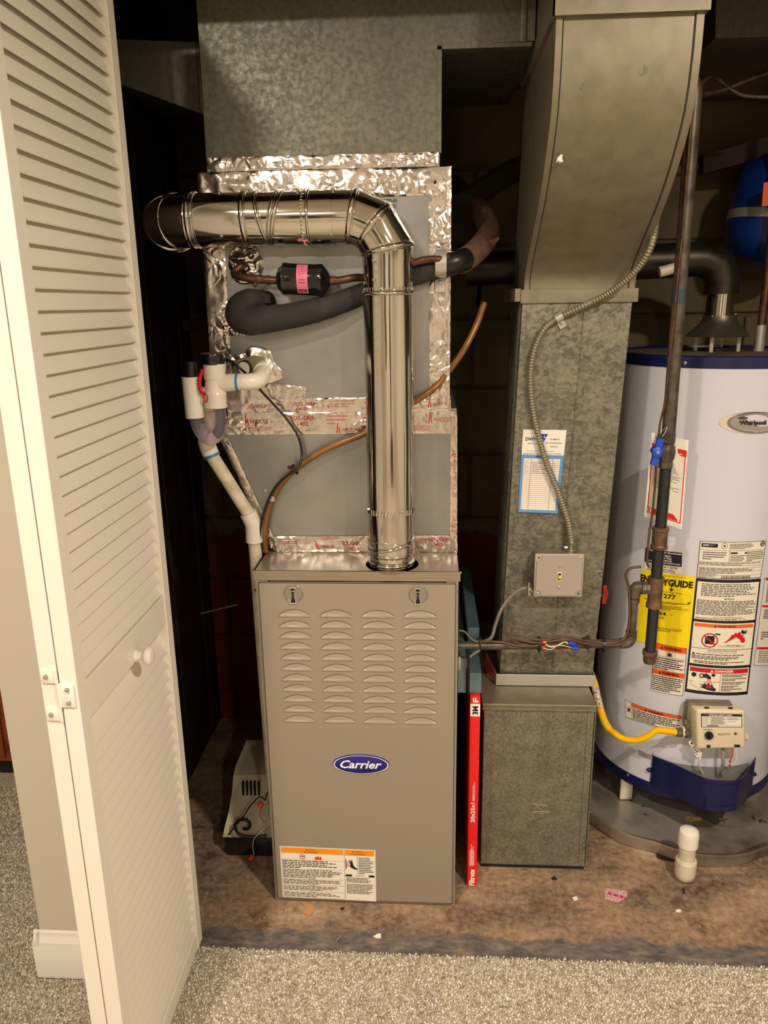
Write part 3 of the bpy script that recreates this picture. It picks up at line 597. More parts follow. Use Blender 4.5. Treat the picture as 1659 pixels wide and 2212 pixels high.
# horizontal run
def hx_(px): return P(px, 475, Y=VY-0.05).x
sect((-0.155, VY, HZ), (hx_(716), VY, HZ), VR, 'elbow_end'); sect((hx_(716), VY, HZ), (hx_(652), VY, HZ), VR+0.0008)
crimp(hx_(656), hx_(648), VR, 'x'); bead((hx_(662), VY, HZ), (1, 0, 0), VR, 0.0024)
sect((hx_(652), VY, HZ), (hx_(520), VY, HZ), VR-0.0004)
bead((hx_(591), VY, HZ), (1, 0, -0.26), VR, 0.003); bead((hx_(582), VY, HZ), (1, 0, -0.20), VR, 0.003); bead((hx_(556), VY, HZ), (1, 0, 0.24), VR, 0.003); bead((hx_(521), VY, HZ), (1, 0, 0.04), VR, 0.0042)
sect((hx_(520), VY, HZ), (hx_(400), VY, HZ), VR); bead((hx_(402), VY, HZ), (1, 0, 0), VR+0.0004, 0.0038); bead((hx_(412), VY, HZ), (1, 0, 0), VR+0.0, 0.002)
xe = hx_(402); pts = [Vector((xe, VY, HZ)), Vector((xe-0.034, VY+0.006, HZ)), Vector((xe-0.060, VY+0.036, HZ)), Vector((xe-0.070, VY+0.10, HZ)), Vector((xe-0.070, VY+0.45, HZ+0.03))]
b = MB(); b.mitre(pts, VR+0.001, 48, cap=False); b.build('rear_elbow', PM, fl, angle=14)
for i in (1, 2, 3): bead(pts[i], (pts[i]-pts[i-1]).normalized()+(pts[i+1]-pts[i]).normalized(), VR+0.001, 0.0028)
for px, py in ((474, 416), (643, 417), (720, 416), (475, 520), (713, 518), (803, 563), (804, 604), (790, 611), (888, 612), (873, 1107), (790, 1101)):
    yy = VY-0.05 if 795 < px < 880 or (py > 510 and py < 525) else VY-0.02
    p = P(px, py, Y=yy)
    c = Vector((VX, VY, p.z)) if px > 780 else Vector((p.x, VY, HZ)); d = (p-c); d = Vector((d.x, d.y, 0)) if px > 780 else Vector((0, d.y, d.z)); d.normalize(); screwhead(c+d*VR, d, 0.0032, 'screw', fl)

# ============================================================ COIL CABINET + FOIL TAPE
cc = thing('coil_cabinet', 'foil-taped sheet metal evaporator coil cabinet standing on the furnace', 'coil cabinet', (-0.2, 1.95, 0.88))
CYF = 1.69
b = MB(); b.box(-0.481, 0.043, CYF, 2.20, 1.212, 1.706); b.build('coil_box', M['galvn'], cc, smooth=False)
b = MB(); b.box(-0.462, 0.020, CYF+0.004, 2.19, 1.706, 1.735); b.build('neck', M['galvn'], cc, smooth=False)
lp = [(-0.470, 1.212), (0.060, 1.212), (0.064, 0.878), (-0.366, 0.878), (-0.468, 1.130)]
b = MB(); b.prism([(x, CYF+0.001, z) for x, z in lp], (0, 0.50, 0), (0, 0, 0)); b.build('transition', M['galvn'], cc, smooth=False)
def fnoise(p, amp, sc=38, sd=0):
    amp *= 0.25+0.75*max(0, min(1, 0.5+1.3*noise.noise(Vector((p.x*9+sd, p.z*9, 3)))))
    v = noise.noise(Vector((p.x*sc+sd, p.z*sc, p.y*sc))); v2 = noise.noise(Vector((p.x*sc*2.3+sd, p.z*sc*2.3, 7+p.y*sc)))
    return amp*((1-abs(v)*2.2)*0.7+(1-abs(v2)*2)*0.35)
def foil(name, c4, nrm=(0, -1, 0), amp=0.0016, nu=60, nv=10, sd=0, sc=38, ragged=0.0012, m=None, par=None):
    tl, tr, br, bl = [Vector(c) for c in c4]; nrm = Vector(nrm)
    def f(u, v, d=0):
        p = (tl*(1-u)+tr*u)*(1-v)+(bl*(1-u)+br*u)*v; ed = max(0, min(1, min(u*nu, (1-u)*nu, v*nv, (1-v)*nv)))
        q_ = p+nrm*(0.0011+max(0, fnoise(p, amp, sc, sd))*ed+d)
        if ed < 0.2: q_ += Vector((noise.noise(p*90+Vector((sd, 0, 0))), 0, noise.noise(p*90+Vector((0, sd, 3)))))*ragged
        return q_
    b = MB(); b.grid(f, nu, nv); b.build(name, m or M['foil'], par or cc, angle=32); return f
XY = lambda x, z, y=CYF: (x, y, z)
foil('foil_tape', [XY(-0.463, 1.735), XY(0.018, 1.735), XY(0.018, 1.708), XY(-0.463, 1.708)], sd=1, amp=0.003, nv=6, nu=90, sc=60)
foil('foil_tape', [XY(-0.484, 1.707), XY(0.044, 1.707), XY(0.044, 1.652), XY(-0.484, 1.652)], sd=5, amp=0.0042, nv=14, nu=110, sc=30)
foil('foil_tape', [XY(-0.484, 1.660), XY(-0.436, 1.660), XY(-0.440, 1.212), XY(-0.486, 1.212)], sd=9, amp=0.0022, nu=10, nv=90, sc=20)
foil('foil_tape', [XY(-0.002, 1.685), XY(0.0445, 1.685), XY(0.0445, 1.212), XY(0.0, 1.212)], sd=14, amp=0.0030, nu=10, nv=90, sc=24)
foil('foil_tape', [(0.0445, CYF-0.001, 1.70), (0.0445, CYF+0.05, 1.70), (0.0445, CYF+0.05, 1.212), (0.0445, CYF-0.001, 1.212)], nrm=(1, 0, 0), sd=17, amp=0.002, nu=6, nv=70)
m1 = foil('foil_tape', [XY(-0.440, 1.236), XY(0.046, 1.240), XY(0.048, 1.206), XY(-0.470, 1.206)], sd=21, amp=0.003, nv=10, nu=110, sc=46)
m2 = foil('foil_tape', [XY(-0.472, 1.206), XY(0.061, 1.206), XY(0.061, 1.156), XY(-0.468, 1.156)], sd=25, amp=0.0022, nv=12, nu=110, sc=30)
m3 = foil('foil_tape', [XY(-0.378, 0.914), XY(0.064, 0.918), XY(0.066, 0.8765), XY(-0.362, 0.8765)], sd=33, amp=0.0030, nv=10, nu=100, sc=40)
m4 = foil('foil_tape', [XY(0.046, 1.200), XY(0.0615, 1.200), XY(0.0645, 0.90), XY(0.048, 0.90)], sd=37, amp=0.0016, nu=5, nv=70)
foil('foil_tape', [XY(-0.478, 1.150), XY(-0.458, 1.150), XY(-0.354, 0.885), XY(-0.376, 0.885)], sd=41, amp=0.0014, nu=5, nv=60)
foil('foil_tape', [XY(-0.470, 1.284, CYF-.001), XY(-0.27, 1.262, CYF-.001), XY(-0.28, 1.232, CYF-.001), XY(-0.470, 1.222, CYF-.001)], sd=45, amp=0.0022, nu=50, nv=10)
pf = foil('foil_tape', [XY(-0.452, 1.425, CYF-.001), XY(-0.405, 1.425, CYF-.001), XY(-0.405, 1.375, CYF-.001), XY(-0.452, 1.375, CYF-.001)], sd=51, amp=0.0045, nu=24, nv=24, sc=50)
def blob(name, cx, cz, rx_, rz_, hgt, m, sd, par, y=CYF, lob=0.12, n=40, rings=12, sc=30, wr=0.25):
    b = MB(); R = []
    for j in range(rings+1):
        t = j/rings; row = []
        for k in range(n):
            a = 2*PI*k/n; rr = 1+lob*noise.noise(Vector((math.cos(a)*1.5+sd, math.sin(a)*1.5, 0))); x = cx+rx_*rr*math.cos(a)*(1-t); z = cz+rz_*rr*math.sin(a)*(1-t)
            h = hgt*math.sin(min(1, t*1.6)*PI/2)*(1+wr*noise.noise(Vector((x*sc+sd, 0, z*sc)))*2); row.append((x, y-max(0.0003, h) if j else y+0.001, z))
        R.append(row)
    b.ring(R, False); b.add([R[-1][0]]+[], []); return b.build(name, m, par, angle=30)
pc = P(530, 572, Y=CYF); blob('foil_patch', pc.x, pc.z, 0.044, 0.043, 0.006, M['foil'], 3, cc, sc=70, wr=0.7, lob=0.25, rings=18, n=60)
pc = P(548, 800, Y=CYF); blob('foil_patch', pc.x+0.004, pc.z+0.004, 0.056, 0.047, 0.004, M['foil'], 8, cc, sc=60, wr=0.7, lob=0.3, rings=16, n=60)
blob('sealing_putty', pc.x-0.002, pc.z, 0.047, 0.037, 0.013, M['putty'], 12, cc, sc=24, wr=0.3)
pw = P(528, 795, Y=CYF-0.014); b = MB(); b.lathe([(0.0165, -0.012), (0.0165, 0.002), (0.0145, 0.003), (0.0145, 0.001), (0, 0.001)], pw, (-0.25, -1, -0.1), 28); b.build('drain_plug', M['black'], cc)
b = MB(); b.lathe([(0.0142, 0), (0.0142, 0.0022), (0, 0.0024)], Vector(pw), (-0.25, -1, -0.1), 28); b.build('plug_face', M['pvc'], cc)
# red and black print on the tape: "FOIL-GRIP 1402" with the maker's mark
def tapeprint(f, items):
    pr = Print(f); pr.st = 0.0012
    for it in items:
        u, v, w_, h_, k = it
        if k == 'mark':
            pr.poly([(u, v+h_), (u+w_*0.12, v), (u+w_*0.24, v), (u+w_*0.11, v+h_)], (206, 26, 36), 1); pr.poly([(u+w_*0.22, v+h_*0.45), (u+w_*0.30, v+h_*0.38), (u+w_*0.38, v+h_), (u+w_*0.29, v+h_)], (206, 26, 36), 1)
            pr.text('HARDCAST', u+w_*0.55, v+h_*0.45, u+w_*2.3, v+h_*0.85, (150, 40, 50), 1)
        elif k == 'foil': pr.text('FOIL-GRIP', u, v, u+w_, v+h_*0.42, (150, 30, 40), 1, bold=0.01); pr.text('1402', u+w_*0.25, v+h_*0.55, u+w_*0.72, v+h_*0.95, (150, 30, 40), 1, bold=0.01)
        else: pr.lines(u, v, u+w_, v+h_, 3, (190, 110, 112), 1, 0.35)
    pr.build('printing', cc)
tapeprint(m2, [(0.10, 0.08, 0.045, 0.50, 'mark'), (0.10, 0.64, 0.12, 0.22, 'x'), (0.30, 0.15, 0.10, 0.5, 'foil'), (0.45, 0.10, 0.10, 0.5, 'x'), (0.49, 0.50, 0.045, 0.46, 'mark'), (0.88, 0.04, 0.045, 0.5, 'mark'), (0.80, 0.62, 0.1, 0.25, 'x'), (0.22, 0.82, 0.05, 0.16, 'x')])
tapeprint(m1, [(0.10, 0.12, 0.04, 0.62, 'mark'), (0.30, 0.30, 0.10, 0.6, 'foil'), (0.47, 0.15, 0.10, 0.55, 'x'), (0.90, 0.15, 0.04, 0.6, 'mark'), (0.2, 0.7, 0.08, 0.25, 'x')])
tapeprint(m3, [(0.05, 0.12, 0.12, 0.4, 'x'), (0.235, 0.30, 0.045, 0.55, 'mark'), (0.385, 0.32, 0.085, 0.62, 'foil'), (0.28, 0.04, 0.10, 0.18, 'x'), (0.75, 0.15, 0.10, 0.3, 'x'), (0.85, 0.12, 0.10, 0.55, 'foil')])
def upf(u, v, d=0): return m4(v, 1-u, d)
tapeprint(lambda u, v, d=0: m4(v, u, d), [(0.30, 0.15, 0.06, 0.7, 'mark'), (0.05, 0.2, 0.14, 0.5, 'x'), (0.52, 0.2, 0.12, 0.6, 'x'), (0.78, 0.2, 0.14, 0.6, 'x')])
# stencilled ink on the coil box
pr = Print(planemap(P(790, 405, Y=CYF-.0006), P(880, 405, Y=CYF-.0006), P(880, 455, Y=CYF-.0006), P(790, 455, Y=CYF-.0006)))
pr.lines(0.05, 0.0, 0.30, 0.35, 3, (70, 66, 66), 1, 0.45); pr.lines(0.42, 0.05, 0.62, 0.36, 3, (70, 66, 66), 1, 0.45); pr.lines(0.70, 0.0, 0.90, 0.36, 3, (70, 66, 66), 1, 0.4); pr.text('A1420-03', 0.35, 0.48, 0.75, 0.64, (50, 46, 46), 1, bold=0.02); pr.lines(0.40, 0.7, 0.78, 1.0, 3, (80, 76, 76), 1, 0.4); pr.build('stencil', cc)
screwhead(P(800, 245/4.1475+1000, Y=CYF) if 0 else P(573, 1059, Y=CYF), (0, -1, 0), 0.0038, 'screw', cc); b = MB(); p = P(940, 393, Y=CYF-0.004); b.lathe([(0.003, 0), (0.003, 0.001), (0, 0.001)], p, (0, -1, 0), 14); b.build('hole', M['slot'], cc)

# ============================================================ SUPPLY DUCT
sd_ = thing('supply_duct', 'large dull galvanised supply duct above the foil-taped coil cabinet', 'duct', (-0.2, 1.95, 1.735))
SY = 1.693
arc = [(-0.462+0.10*(1-math.cos(t)), 2.02+0.16*math.sin(t)) for t in [k*PI/2/6 for k in range(7)]]
poly = [(-0.464, 1.733), (-0.462, 1.90)]+arc+[(0.60, 2.18), (0.60, 2.16), (0.215, 2.16), (0.215, 1.929), (0.022, 1.925), (0.020, 1.733)]
poly = [(-0.464, 1.733), (-0.462, 1.90)]+arc+[(0.205, 2.18), (0.205, 1.931), (0.022, 1.927), (0.020, 1.733)]
b = MB(); b.prism([(x, SY, z) for x, z in poly], (0, 0.5, 0), (0, 0, 0)); b.build('duct_body', M['galvd'], sd_, angle=30)
b = MB(); b.box(0.015, 0.0235, SY-0.002, SY+0.5, 1.733, 1.927); b.box(0.015, 0.200, SY-0.002, SY+0.02, 1.921, 1.9285); b.build('edge_seam', M['galvd'], sd_, smooth=False)
b = MB(); b.box(0.176, 0.188, SY-0.006, SY+0.48, 1.928, 2.18, 0.002); b.build('drive_cleat', M['galvd'], sd_)
# branch duct going left behind it
bd_ = thing('branch_duct', 'dull grey branch duct leaving the left side of the supply duct', 'duct', (-0.62, 2.0, 1.75))
Yb = 1.78; q = [P(240, 84, Y=Yb), P(440, 92, Y=Yb), P(442, 248, Y=Yb), P(240, 174, Y=Yb)]
b = MB(); b.prism(q, (0, 0.30, 0), (0, 0, 0)); b.build('duct_body', M['galvd'], bd_, smooth=False)
b = MB(); b.box(q[1].x-0.018, q[1].x-0.010, Yb-0.004, Yb+0.30, q[2].z+0.005, q[1].z-0.002, 0.001); b.build('drive_cleat', M['galvd'], bd_)

# ============================================================ RETURN DUCT (front face, boot curving forward at the top)
rd = thing('return_duct', 'tall galvanised return duct with a forward-curving top between furnace and water heater', 'duct', (0.32, 1.95, 0.485))
DY = 1.80
lo = [(0.183, 0.53), (0.42, 0.527)]; hi = [(0.211, 1.462), (0.4555, 1.462)]
def dx(side, z): t = (z-0.527)/(1.462-0.527); return lo[side][0]*(1-t)+hi[side][0]*t
b = MB()
b.ring([[(dx(0, z), DY, z), (dx(1, z), DY, z), (dx(1, z), DY+0.24, z), (dx(0, z), DY+0.24, z)] for z in (0.512, 1.44)], True); b.build('duct_body', M['galvs'], rd, smooth=False)
# corner beads and middle seam (raised standing lines)
for side, s_ in ((0, 1), (1, -1)):
    b = MB(); b.ring([[(dx(side, z)+s_*0.011, DY-0.0012, z), (dx(side, z)+s_*0.0135, DY-0.0012, z), (dx(side, z)+s_*0.0135, DY+0.001, z), (dx(side, z)+s_*0.011, DY+0.001, z)] for z in (0.515, 1.435)], True)
    if side == 0: b.build('corner_seam', M['galvs'], rd, smooth=False)
b = MB(); p0 = P(1263, 665, Y=DY); p1 = P(1193, 1450, Y=DY); b.ring([[(p.x-0.0016, DY-0.0022, p.z), (p.x+0.0016, DY-0.0016, p.z), (p.x+0.0016, DY+0.001, p.z), (p.x-0.0016, DY+0.001, p.z)] for p in (p1, p0)], True); b.build('middle_seam', M['galvs'], rd, smooth=False)
for yy in (0.03, 0.055):
    b = MB(); b.ring([[(dx(0, z)-0.0018, DY+yy, z), (dx(0, z)-0.0018, DY+yy+0.004, z), (dx(0, z)+0.001, DY+yy+0.004, z), (dx(0, z)+0.001, DY+yy, z)] for z in (0.515, 1.435)], True); b.build('side_seam', M['galvs'], rd, smooth=False)
# boot: profile (Y, Z) of the front, swept between left and right edges
bp = curve([Vector((0, y, z)) for y, z in ((1.798, 1.44), (1.797, 1.482), (1.772, 1.512), (1.722, 1.547), (1.655, 1.591), (1.597, 1.632), (1.535, 1.692), (1.490, 1.757), (1.474, 1.83), (1.472, 1.905))], 4)
def bk(z): t = max(0, min(1, (z-1.44)/0.46)); return DY+0.22-0.13*t**1.2
b = MB(); xl, xr = 0.2125, 0.4565
b.ring([[(xl, p.y, p.z), (xr, p.y, p.z), (xr, bk(p.z), p.z+0.02), (xl, bk(p.z), p.z+0.02)] for p in bp], True); b.build('boot', M['galvt'], rd, angle=40)
for x0, x1, nm in ((xl, xl+0.011, 'boot_flange'), (xr-0.0115, xr+0.001, 'boot_flange')):
    b = MB(); rr = []
    for i, p in enumerate(bp):
        t = (bp[min(i+1, len(bp)-1)]-bp[max(i-1, 0)]).normalized(); n_ = Vector((0, -t.z, t.y)); 
        a = p+n_*0.0030; rr.append([(x0, a.y, a.z), (x1, a.y, a.z), (x1, p.y+0.001, p.z), (x0, p.y+0.001, p.z)])
    b.ring(rr, True); b.build(nm, M['galvt'], rd, angle=50)
for xs in (xl+0.0125, xr-0.0135):
    b = MB(); b.ring([[(xs-0.0008, p.y-0.0006, p.z), (xs+0.0008, p.y-0.0006, p.z), (xs+0.0008, p.y+0.002, p.z), (xs-0.0008, p.y+0.002, p.z)] for p in bp], True); b.build('seam_gap', M['slot'], rd, smooth=False)
# throat above, coming over the front, with its wide band
b = MB(); b.box(xl-0.004, xr+0.006, 1.462, 1.80, 1.899, 2.18); b.build('top_duct', M['galvt'], rd, smooth=False)
b = MB(); b.box(xl-0.007, xr+0.007, 1.459, 1.463, 1.899, 1.93); b.box(xl-0.007, xl-0.004, 1.459, 1.80, 1.899, 1.93); b.build('top_band', M['galvt'], rd, smooth=False)
# slanting drive cleat on the boot's left side
q0 = P(1188, 52, X=xl-0.002); q1 = P(1128, 185, X=xl-0.002)
b = MB(); b.tube([q0, q1], 0.004, 6); b.build('slip_cleat', M['galvt'], rd)
# band joint (drive slip) between boot and duct
b = MB(); zl, zh = 1.434, 1.464; b.box(0.205, 0.466, DY-0.006, DY-0.001, zl, zh, 0.0008, seg=1); b.box(0.192, 0.2055, DY-0.003, DY+0.24, zl+0.004, zh+0.003, 0.0008, seg=1); b.build('slip_band', M['galvt'], rd)
# starting collar and its turned-up left flange, sitting on the plenum box
b = MB(); b.box(0.172, 0.4245, DY-0.013, DY-0.009, 0.4835, 0.5145, 0.0006, seg=1); b.box(0.4215, 0.4245, DY-0.012, DY+0.22, 0.4835, 0.5145)
b.build('base_band', M['strip'], rd, smooth=False)
b = MB(); b.hexa([(0.150, DY+0.05, 0.542), (0.1725, DY-0.012, 0.5145), (0.1725, DY-0.012, 0.4835), (0.148, DY+0.05, 0.497), (0.1515, DY+0.051, 0.542), (0.175, DY-0.010, 0.5145), (0.175, DY-0.010, 0.4835), (0.1495, DY+0.051, 0.497)]); b.build('bent_flange', M['galvn'], rd, smooth=False)
b = MB(); blobs = []; p = P(1208, 343, Y=1.66); 
f_ = [(-6, 8), (-3, -2), (3, -8), (8, -8), (6, 0), (9, 7), (3, 8), (-2, 5)]
yq = min(bp, key=lambda p_: abs(P(1208, 342, Y=p_.y).z-p_.z)).y; b.prism([P(1208+x, 342+y, Y=yq-0.010) for x, y in f_], (0, 0.022, 0), (0, 0, 0)); b.build('paper_scrap', M['paper'], rd, smooth=False)

for cx_, cz_, rx2, rz2 in ((1391, 150, 0.007, 0.011), (1255, 190, 0.0015, 0.003), (1260, 182, 0.001, 0.002), (1327, 461, 0.004, 0.003)):
    def yb(z):
        for a_, c_2 in zip(bp, bp[1:]):
            if a_.z <= z <= c_2.z: return a_.y+(c_2.y-a_.y)*(z-a_.z)/(c_2.z-a_.z)
        return 1.472
    y_ = 1.5
    for _ in range(6): pp = P(cx_, cz_, Y=y_); y_ = yb(pp.z)
    b = MB(); b.add([(pp.x+rx2*math.cos(2*PI*k/16)*(1+0.3*math.sin(5*k)), yb(pp.z+rz2*math.sin(2*PI*k/16)*(1+0.3*math.cos(7*k)))-0.0006, pp.z+rz2*math.sin(2*PI*k/16)*(1+0.3*math.cos(7*k))) for k in range(16)], [list(range(16))]); b.build('scuff', M['galvs'], rd, smooth=False)

# ============================================================ PLENUM BOX under the duct
pb = thing('plenum_box', 'low speckled galvanised return box with overhanging lid beside red filter', 'duct box', (0.27, 1.95, 0))
b = MB(); b.box(0.137, 0.406, 1.699, 2.20, 0.010, 0.474); b.build('box_body', M['galvb'], pb, smooth=False)
b = MB(); b.box(0.132, 0.410, 1.694, 2.205, 0.474, 0.4815, 0.001, seg=1); b.box(0.132, 0.409, 1.693, 1.697, 0.4655, 0.474); b.build('lid', M['galvt'], pb, smooth=False)
b = MB(); b.box(0.390, 0.398, 1.6965, 1.6995, 0.02, 0.462); b.box(0.408, 0.4105, 1.697, 1.71, 0.012, 0.466); b.build('right_seam', M['galvb'], pb, smooth=False)
b = MB(); b.box(0.137, 0.405, 1.700, 2.19, 0.0, 0.0101); b.build('base', M['slot'], pb, smooth=False)
b = MB()
for (x0, y0, x1, y1) in ((1150, 1737, 1182, 1741), (1158, 1740, 1172, 1752), (1152, 1755, 1186, 1752), (1165, 1758, 1188, 1755)):
    a, c = P(x0, y0, Y=1.6985), P(x1, y1, Y=1.6985); b.hexa([a+Vector((0, 0, 0.001)), c+Vector((0, 0, 0.001)), c, a, a+Vector((0, .0008, 0.001)), c+Vector((0, .0008, 0.001)), c+Vector((0, .0008, 0)), a+Vector((0, .0008, 0))])
b.build('chalk_mark', mat('yellow_chalk', srgb(196, 184, 110), 0.8), pb, smooth=False)
screwhead((0.411, 1.715, 0.165), (1, 0.0, 0), 0.004, 'screw', pb)

# ============================================================ FILTER + RACK
ft = thing('air_filter', 'thin red carton edge of a new air filter standing right of the furnace', 'filter', (0.108, 1.9, 0))
fx0, fx1 = 0.0975, 0.1215
fm = lambda u, v, d=0: Vector((fx0+(fx1-fx0)*u, 1.627-0.0003-d, 0.5355*(1-v)+0.001))
b = MB(); b.box(fx0, fx1, 1.627, 2.20, 0.001, 0.5365, 0.0006, seg=1); b.build('carton', M['redbox'], ft, smooth=False)
pr = Print(fm); pr.quad(0.02, 0.032, 0.98, 0.094, (246, 240, 228), 1); pr.text('3M', 0.22, 0.043, 0.80, 0.086, K, 2, bold=0.05, rot=1); pr.text('F', 0.26, 0.003, 0.82, 0.024, WH, 2, bold=0.03, rot=1)
pr.text('20x25x1', 0.22, 0.54, 0.66, 0.645, WH, 2, bold=0.02, rot=1); pr.text('Filtrete', 0.18, 0.905, 0.78, 0.996, WH, 2, bold=0.035, rot=1)
pr.quad(0.42, 0.445, 0.46, 0.53, WH, 2); pr.quad(0.56, 0.43, 0.60, 0.53, WH, 2); pr.quad(0.50, 0.50, 0.53, 0.53, WH, 2)
for u, v in ((0.2, 0.80), (0.32, 0.765), (0.42, 0.79), (0.52, 0.775), (0.62, 0.80)): pr.quad(u, v, u+0.045, 0.885, WH, 2)
pr.build('printing', ft)
fr = thing('filter_rack', 'bluish sheet metal filter rack above the red filter carton', 'filter rack', (0.10, 1.9, 0.54))
b = MB(); b.box(0.0965, 0.124, 1.645, 2.2, 0.538, 0.59); b.box(0.0695, 0.0885, 1.66, 2.2, 0.53, 0.62); b.box(0.0965, 0.124, 1.75, 2.2, 0.59, 0.66); b.build('rack_body', M['bluefilm'], fr, smooth=False)
b = MB(); b.hexa([(0.088, 1.642, 0.652), (0.0955, 1.642, 0.652), (0.0965, 1.650, 0.500), (0.0925, 1.650, 0.500), (0.088, 1.646, 0.652), (0.0955, 1.646, 0.652), (0.0965, 1.654, 0.500), (0.0925, 1.654, 0.500)]); b.build('bent_strip', M['slot'], fr, smooth=False)

# ============================================================ SERVICE RECORD SHEET on the duct
sh = thing('service_record', 'curled blue and white service record sheet stuck on the return duct', 'paper', P(1170, 1100, Y=DY))
q = [P(*c, Y=DY-0.0026) for c in ((1130, 927), (1224, 929), (1204, 1108), (1119, 1105))]
def smap(u, v, d=0):
    p = planemap(*q)(u, v, d); p.y -= 0.004*max(0, (v-0.8)/0.2)**2+0.003*max(0, (0.12-v)/0.12)**2*(1-u); return p
b = MB(); b.slab(smap, 8, 16, (0, 0.0006, 0)); sheet = b.build('sheet', M['paper'], sh)
pr = Print(smap, 8); BL = (92, 150, 206)
def q8(u0, v0, u1, v1, c, L): 
    n = max(1, round((v1-v0)*16))
    for i in range(n): pr.quad(u0, v0+(v1-v0)*i/n, u1, v0+(v1-v0)*(i+1)/n, c, L)
q8(0, 0.30, 1, 1, BL, 1); q8(0.06, 0.345, 0.93, 0.965, (238, 228, 216), 2)
pr.text('DWYER', 0.07, 0.093, 0.44, 0.135, K, 2, bold=0.03); pr.text('SERVICE COMPANY', 0.13, 0.16, 0.43, 0.175, (70, 66, 66), 2)
pr.poly([(0.40, 0.05), (0.58, 0.05), (0.50, 0.145)], (24, 60, 160), 2); pr.quad(0.485, 0.085, 0.535, 0.095, WH, 3); pr.quad(0.495, 0.065, 0.505, 0.08, WH, 3)
pr.text('PLUMBING', 0.64, 0.105, 0.86, 0.12, K, 2, bold=0.01); pr.text('AIR CONDITIONING', 0.54, 0.148, 0.92, 0.164, K, 2, bold=0.01); pr.text('HEATING', 0.65, 0.19, 0.83, 0.206, K, 2, bold=0.01)
pr.text('Alexandria 770-6000', 0.04, 0.278, 0.42, 0.292, K, 2); pr.text('Center 790-9070', 0.60, 0.278, 0.94, 0.292, K, 2); pr.lines(0.1, 0.25, 0.9, 0.262, 1, GR, 2, 0.4, 0); pr.text('SERVICE', 0.33, 0.315, 0.53, 0.33, (20, 24, 60), 3, bold=0.02)
for u in (0.235, 0.75): q8(u, 0.345, u+0.008, 0.965, (70, 74, 84), 3)
for i in range(24): pr.quad(0.06, 0.375+0.0245*i, 0.93, 0.378+0.0245*i, (130, 122, 122), 3)
for i in range(6): pr.lines(0.08, 0.392+0.0245*i, 0.21, 0.404+0.0245*i, 1, (120, 112, 150), 4, 0.35, 0.2); pr.lines(0.26, 0.388+0.0245*i, 0.70, 0.404+0.0245*i, 1, (84, 76, 130), 4, 0.3, 0.3); pr.lines(0.77, 0.392+0.0245*i, 0.91, 0.402+0.0245*i, 1, (120, 110, 150), 4, 0.35, 0.2)
pr.build('printing', sheet)

# ============================================================ SWITCH BOX, CONDUIT, CABLES
sb = thing('switch_box', 'square steel switch box with ivory toggle on the return duct', 'switch', P(1207, 1245, Y=DY))
s0, s1 = P(1156, 1197, Y=1.742), P(1258, 1291, Y=1.742); bx0, bx1, bz0, bz1 = s0.x, s1.x, s1.z, s0.z
b = MB(); b.box(bx0+0.003, bx1-0.003, 1.750, DY-0.0024, bz0+0.003, bz1-0.003, 0.004, seg=1); b.build('box', M['galvt'], sb)
b = MB(); b.box(bx0, bx1, 1.7435, 1.750, bz0, bz1, 0.0028, seg=2)
cr = 0.016
b.build('cover', M['boxcov'], sb)
b = MB(); b.ring([[(bx0+cx_, y, bz0+cz_) for cx_, cz_ in pts_] for y, pts_ in ((1.7436, None), (1.7405, None))] if 0 else [
  [(bx0+a_, y, bz0+c_) for a_, c_ in oc] for y, k_ in ((1.7440, 0), (1.7412, 0.002)) for oc in [[(cr+k_, 0.003+k_), (bx1-bx0-cr-k_, 0.003+k_), (bx1-bx0-cr-k_, cr*0.8), (bx1-bx0-cr*0.8, cr+k_), (bx1-bx0-0.003-k_, cr+k_), (bx1-bx0-0.003-k_, bz1-bz0-cr-k_), (bx1-bx0-cr*0.8, bz1-bz0-cr-k_), (bx1-bx0-cr-k_, bz1-bz0-cr*0.8), (bx1-bx0-cr-k_, bz1-bz0-0.003-k_), (cr+k_, bz1-bz0-0.003-k_), (cr+k_, bz1-bz0-cr*0.8), (cr*0.8, bz1-bz0-cr-k_), (0.003+k_, bz1-bz0-cr-k_), (0.003+k_, cr+k_), (cr*0.8, cr+k_), (cr+k_, cr*0.8)]]], True)
b.build('raised_panel', M['boxcov'], sb, smooth=False)
cxm = (bx0+bx1)/2+0.001; czm = (bz0+bz1)/2-0.001
b = MB(); b.box(cxm-0.0058, cxm+0.0058, 1.7395, 1.7415, czm-0.0115, czm+0.0115, 0.0006, seg=1); tp = b.build('toggle_plate', M['ivory'], sb)
b = MB(); b.box(cxm-0.0036, cxm+0.0036, 1.739, 1.7400, czm-0.0085, czm+0.0085); b.build('toggle_slot', M['slot'], sb, smooth=False)
b = MB(); b.hexa([(cxm-0.0030, 1.731, czm+0.0065), (cxm+0.0040, 1.731, czm+0.0065), (cxm+0.0036, 1.733, czm-0.002), (cxm-0.0030, 1.733, czm-0.002), (cxm-0.003, 1.7400, czm+0.003), (cxm+0.0034, 1.7400, czm+0.003), (cxm+0.0034, 1.7400, czm-0.0070), (cxm-0.003, 1.7400, czm-0.0070)]); b.build('toggle', M['ivory'], sb, smooth=False)
for x, z, mm in ((cxm, czm+0.0275, 'screw'), (cxm, czm-0.0275, 'screw'), (bx1-0.009, bz1-0.009, 'screw'), (bx0+0.009, bz0+0.009, 'screw')): screwhead((x, 1.7435 if abs(x-cxm) > 0.01 else 1.7412, z), (0, -1, 0), 0.0028, 'screw', sb)
for x, z in ((bx0+0.0095, bz1-0.0095), (bx1-0.0095, bz0+0.0095)):
    b = MB(); b.lathe([(0.0021, 0), (0.0021, 0.0004), (0, 0.0004)], (x, 1.7435, z), (0, -1, 0), 12); b.build('hole', M['slot'], sb)
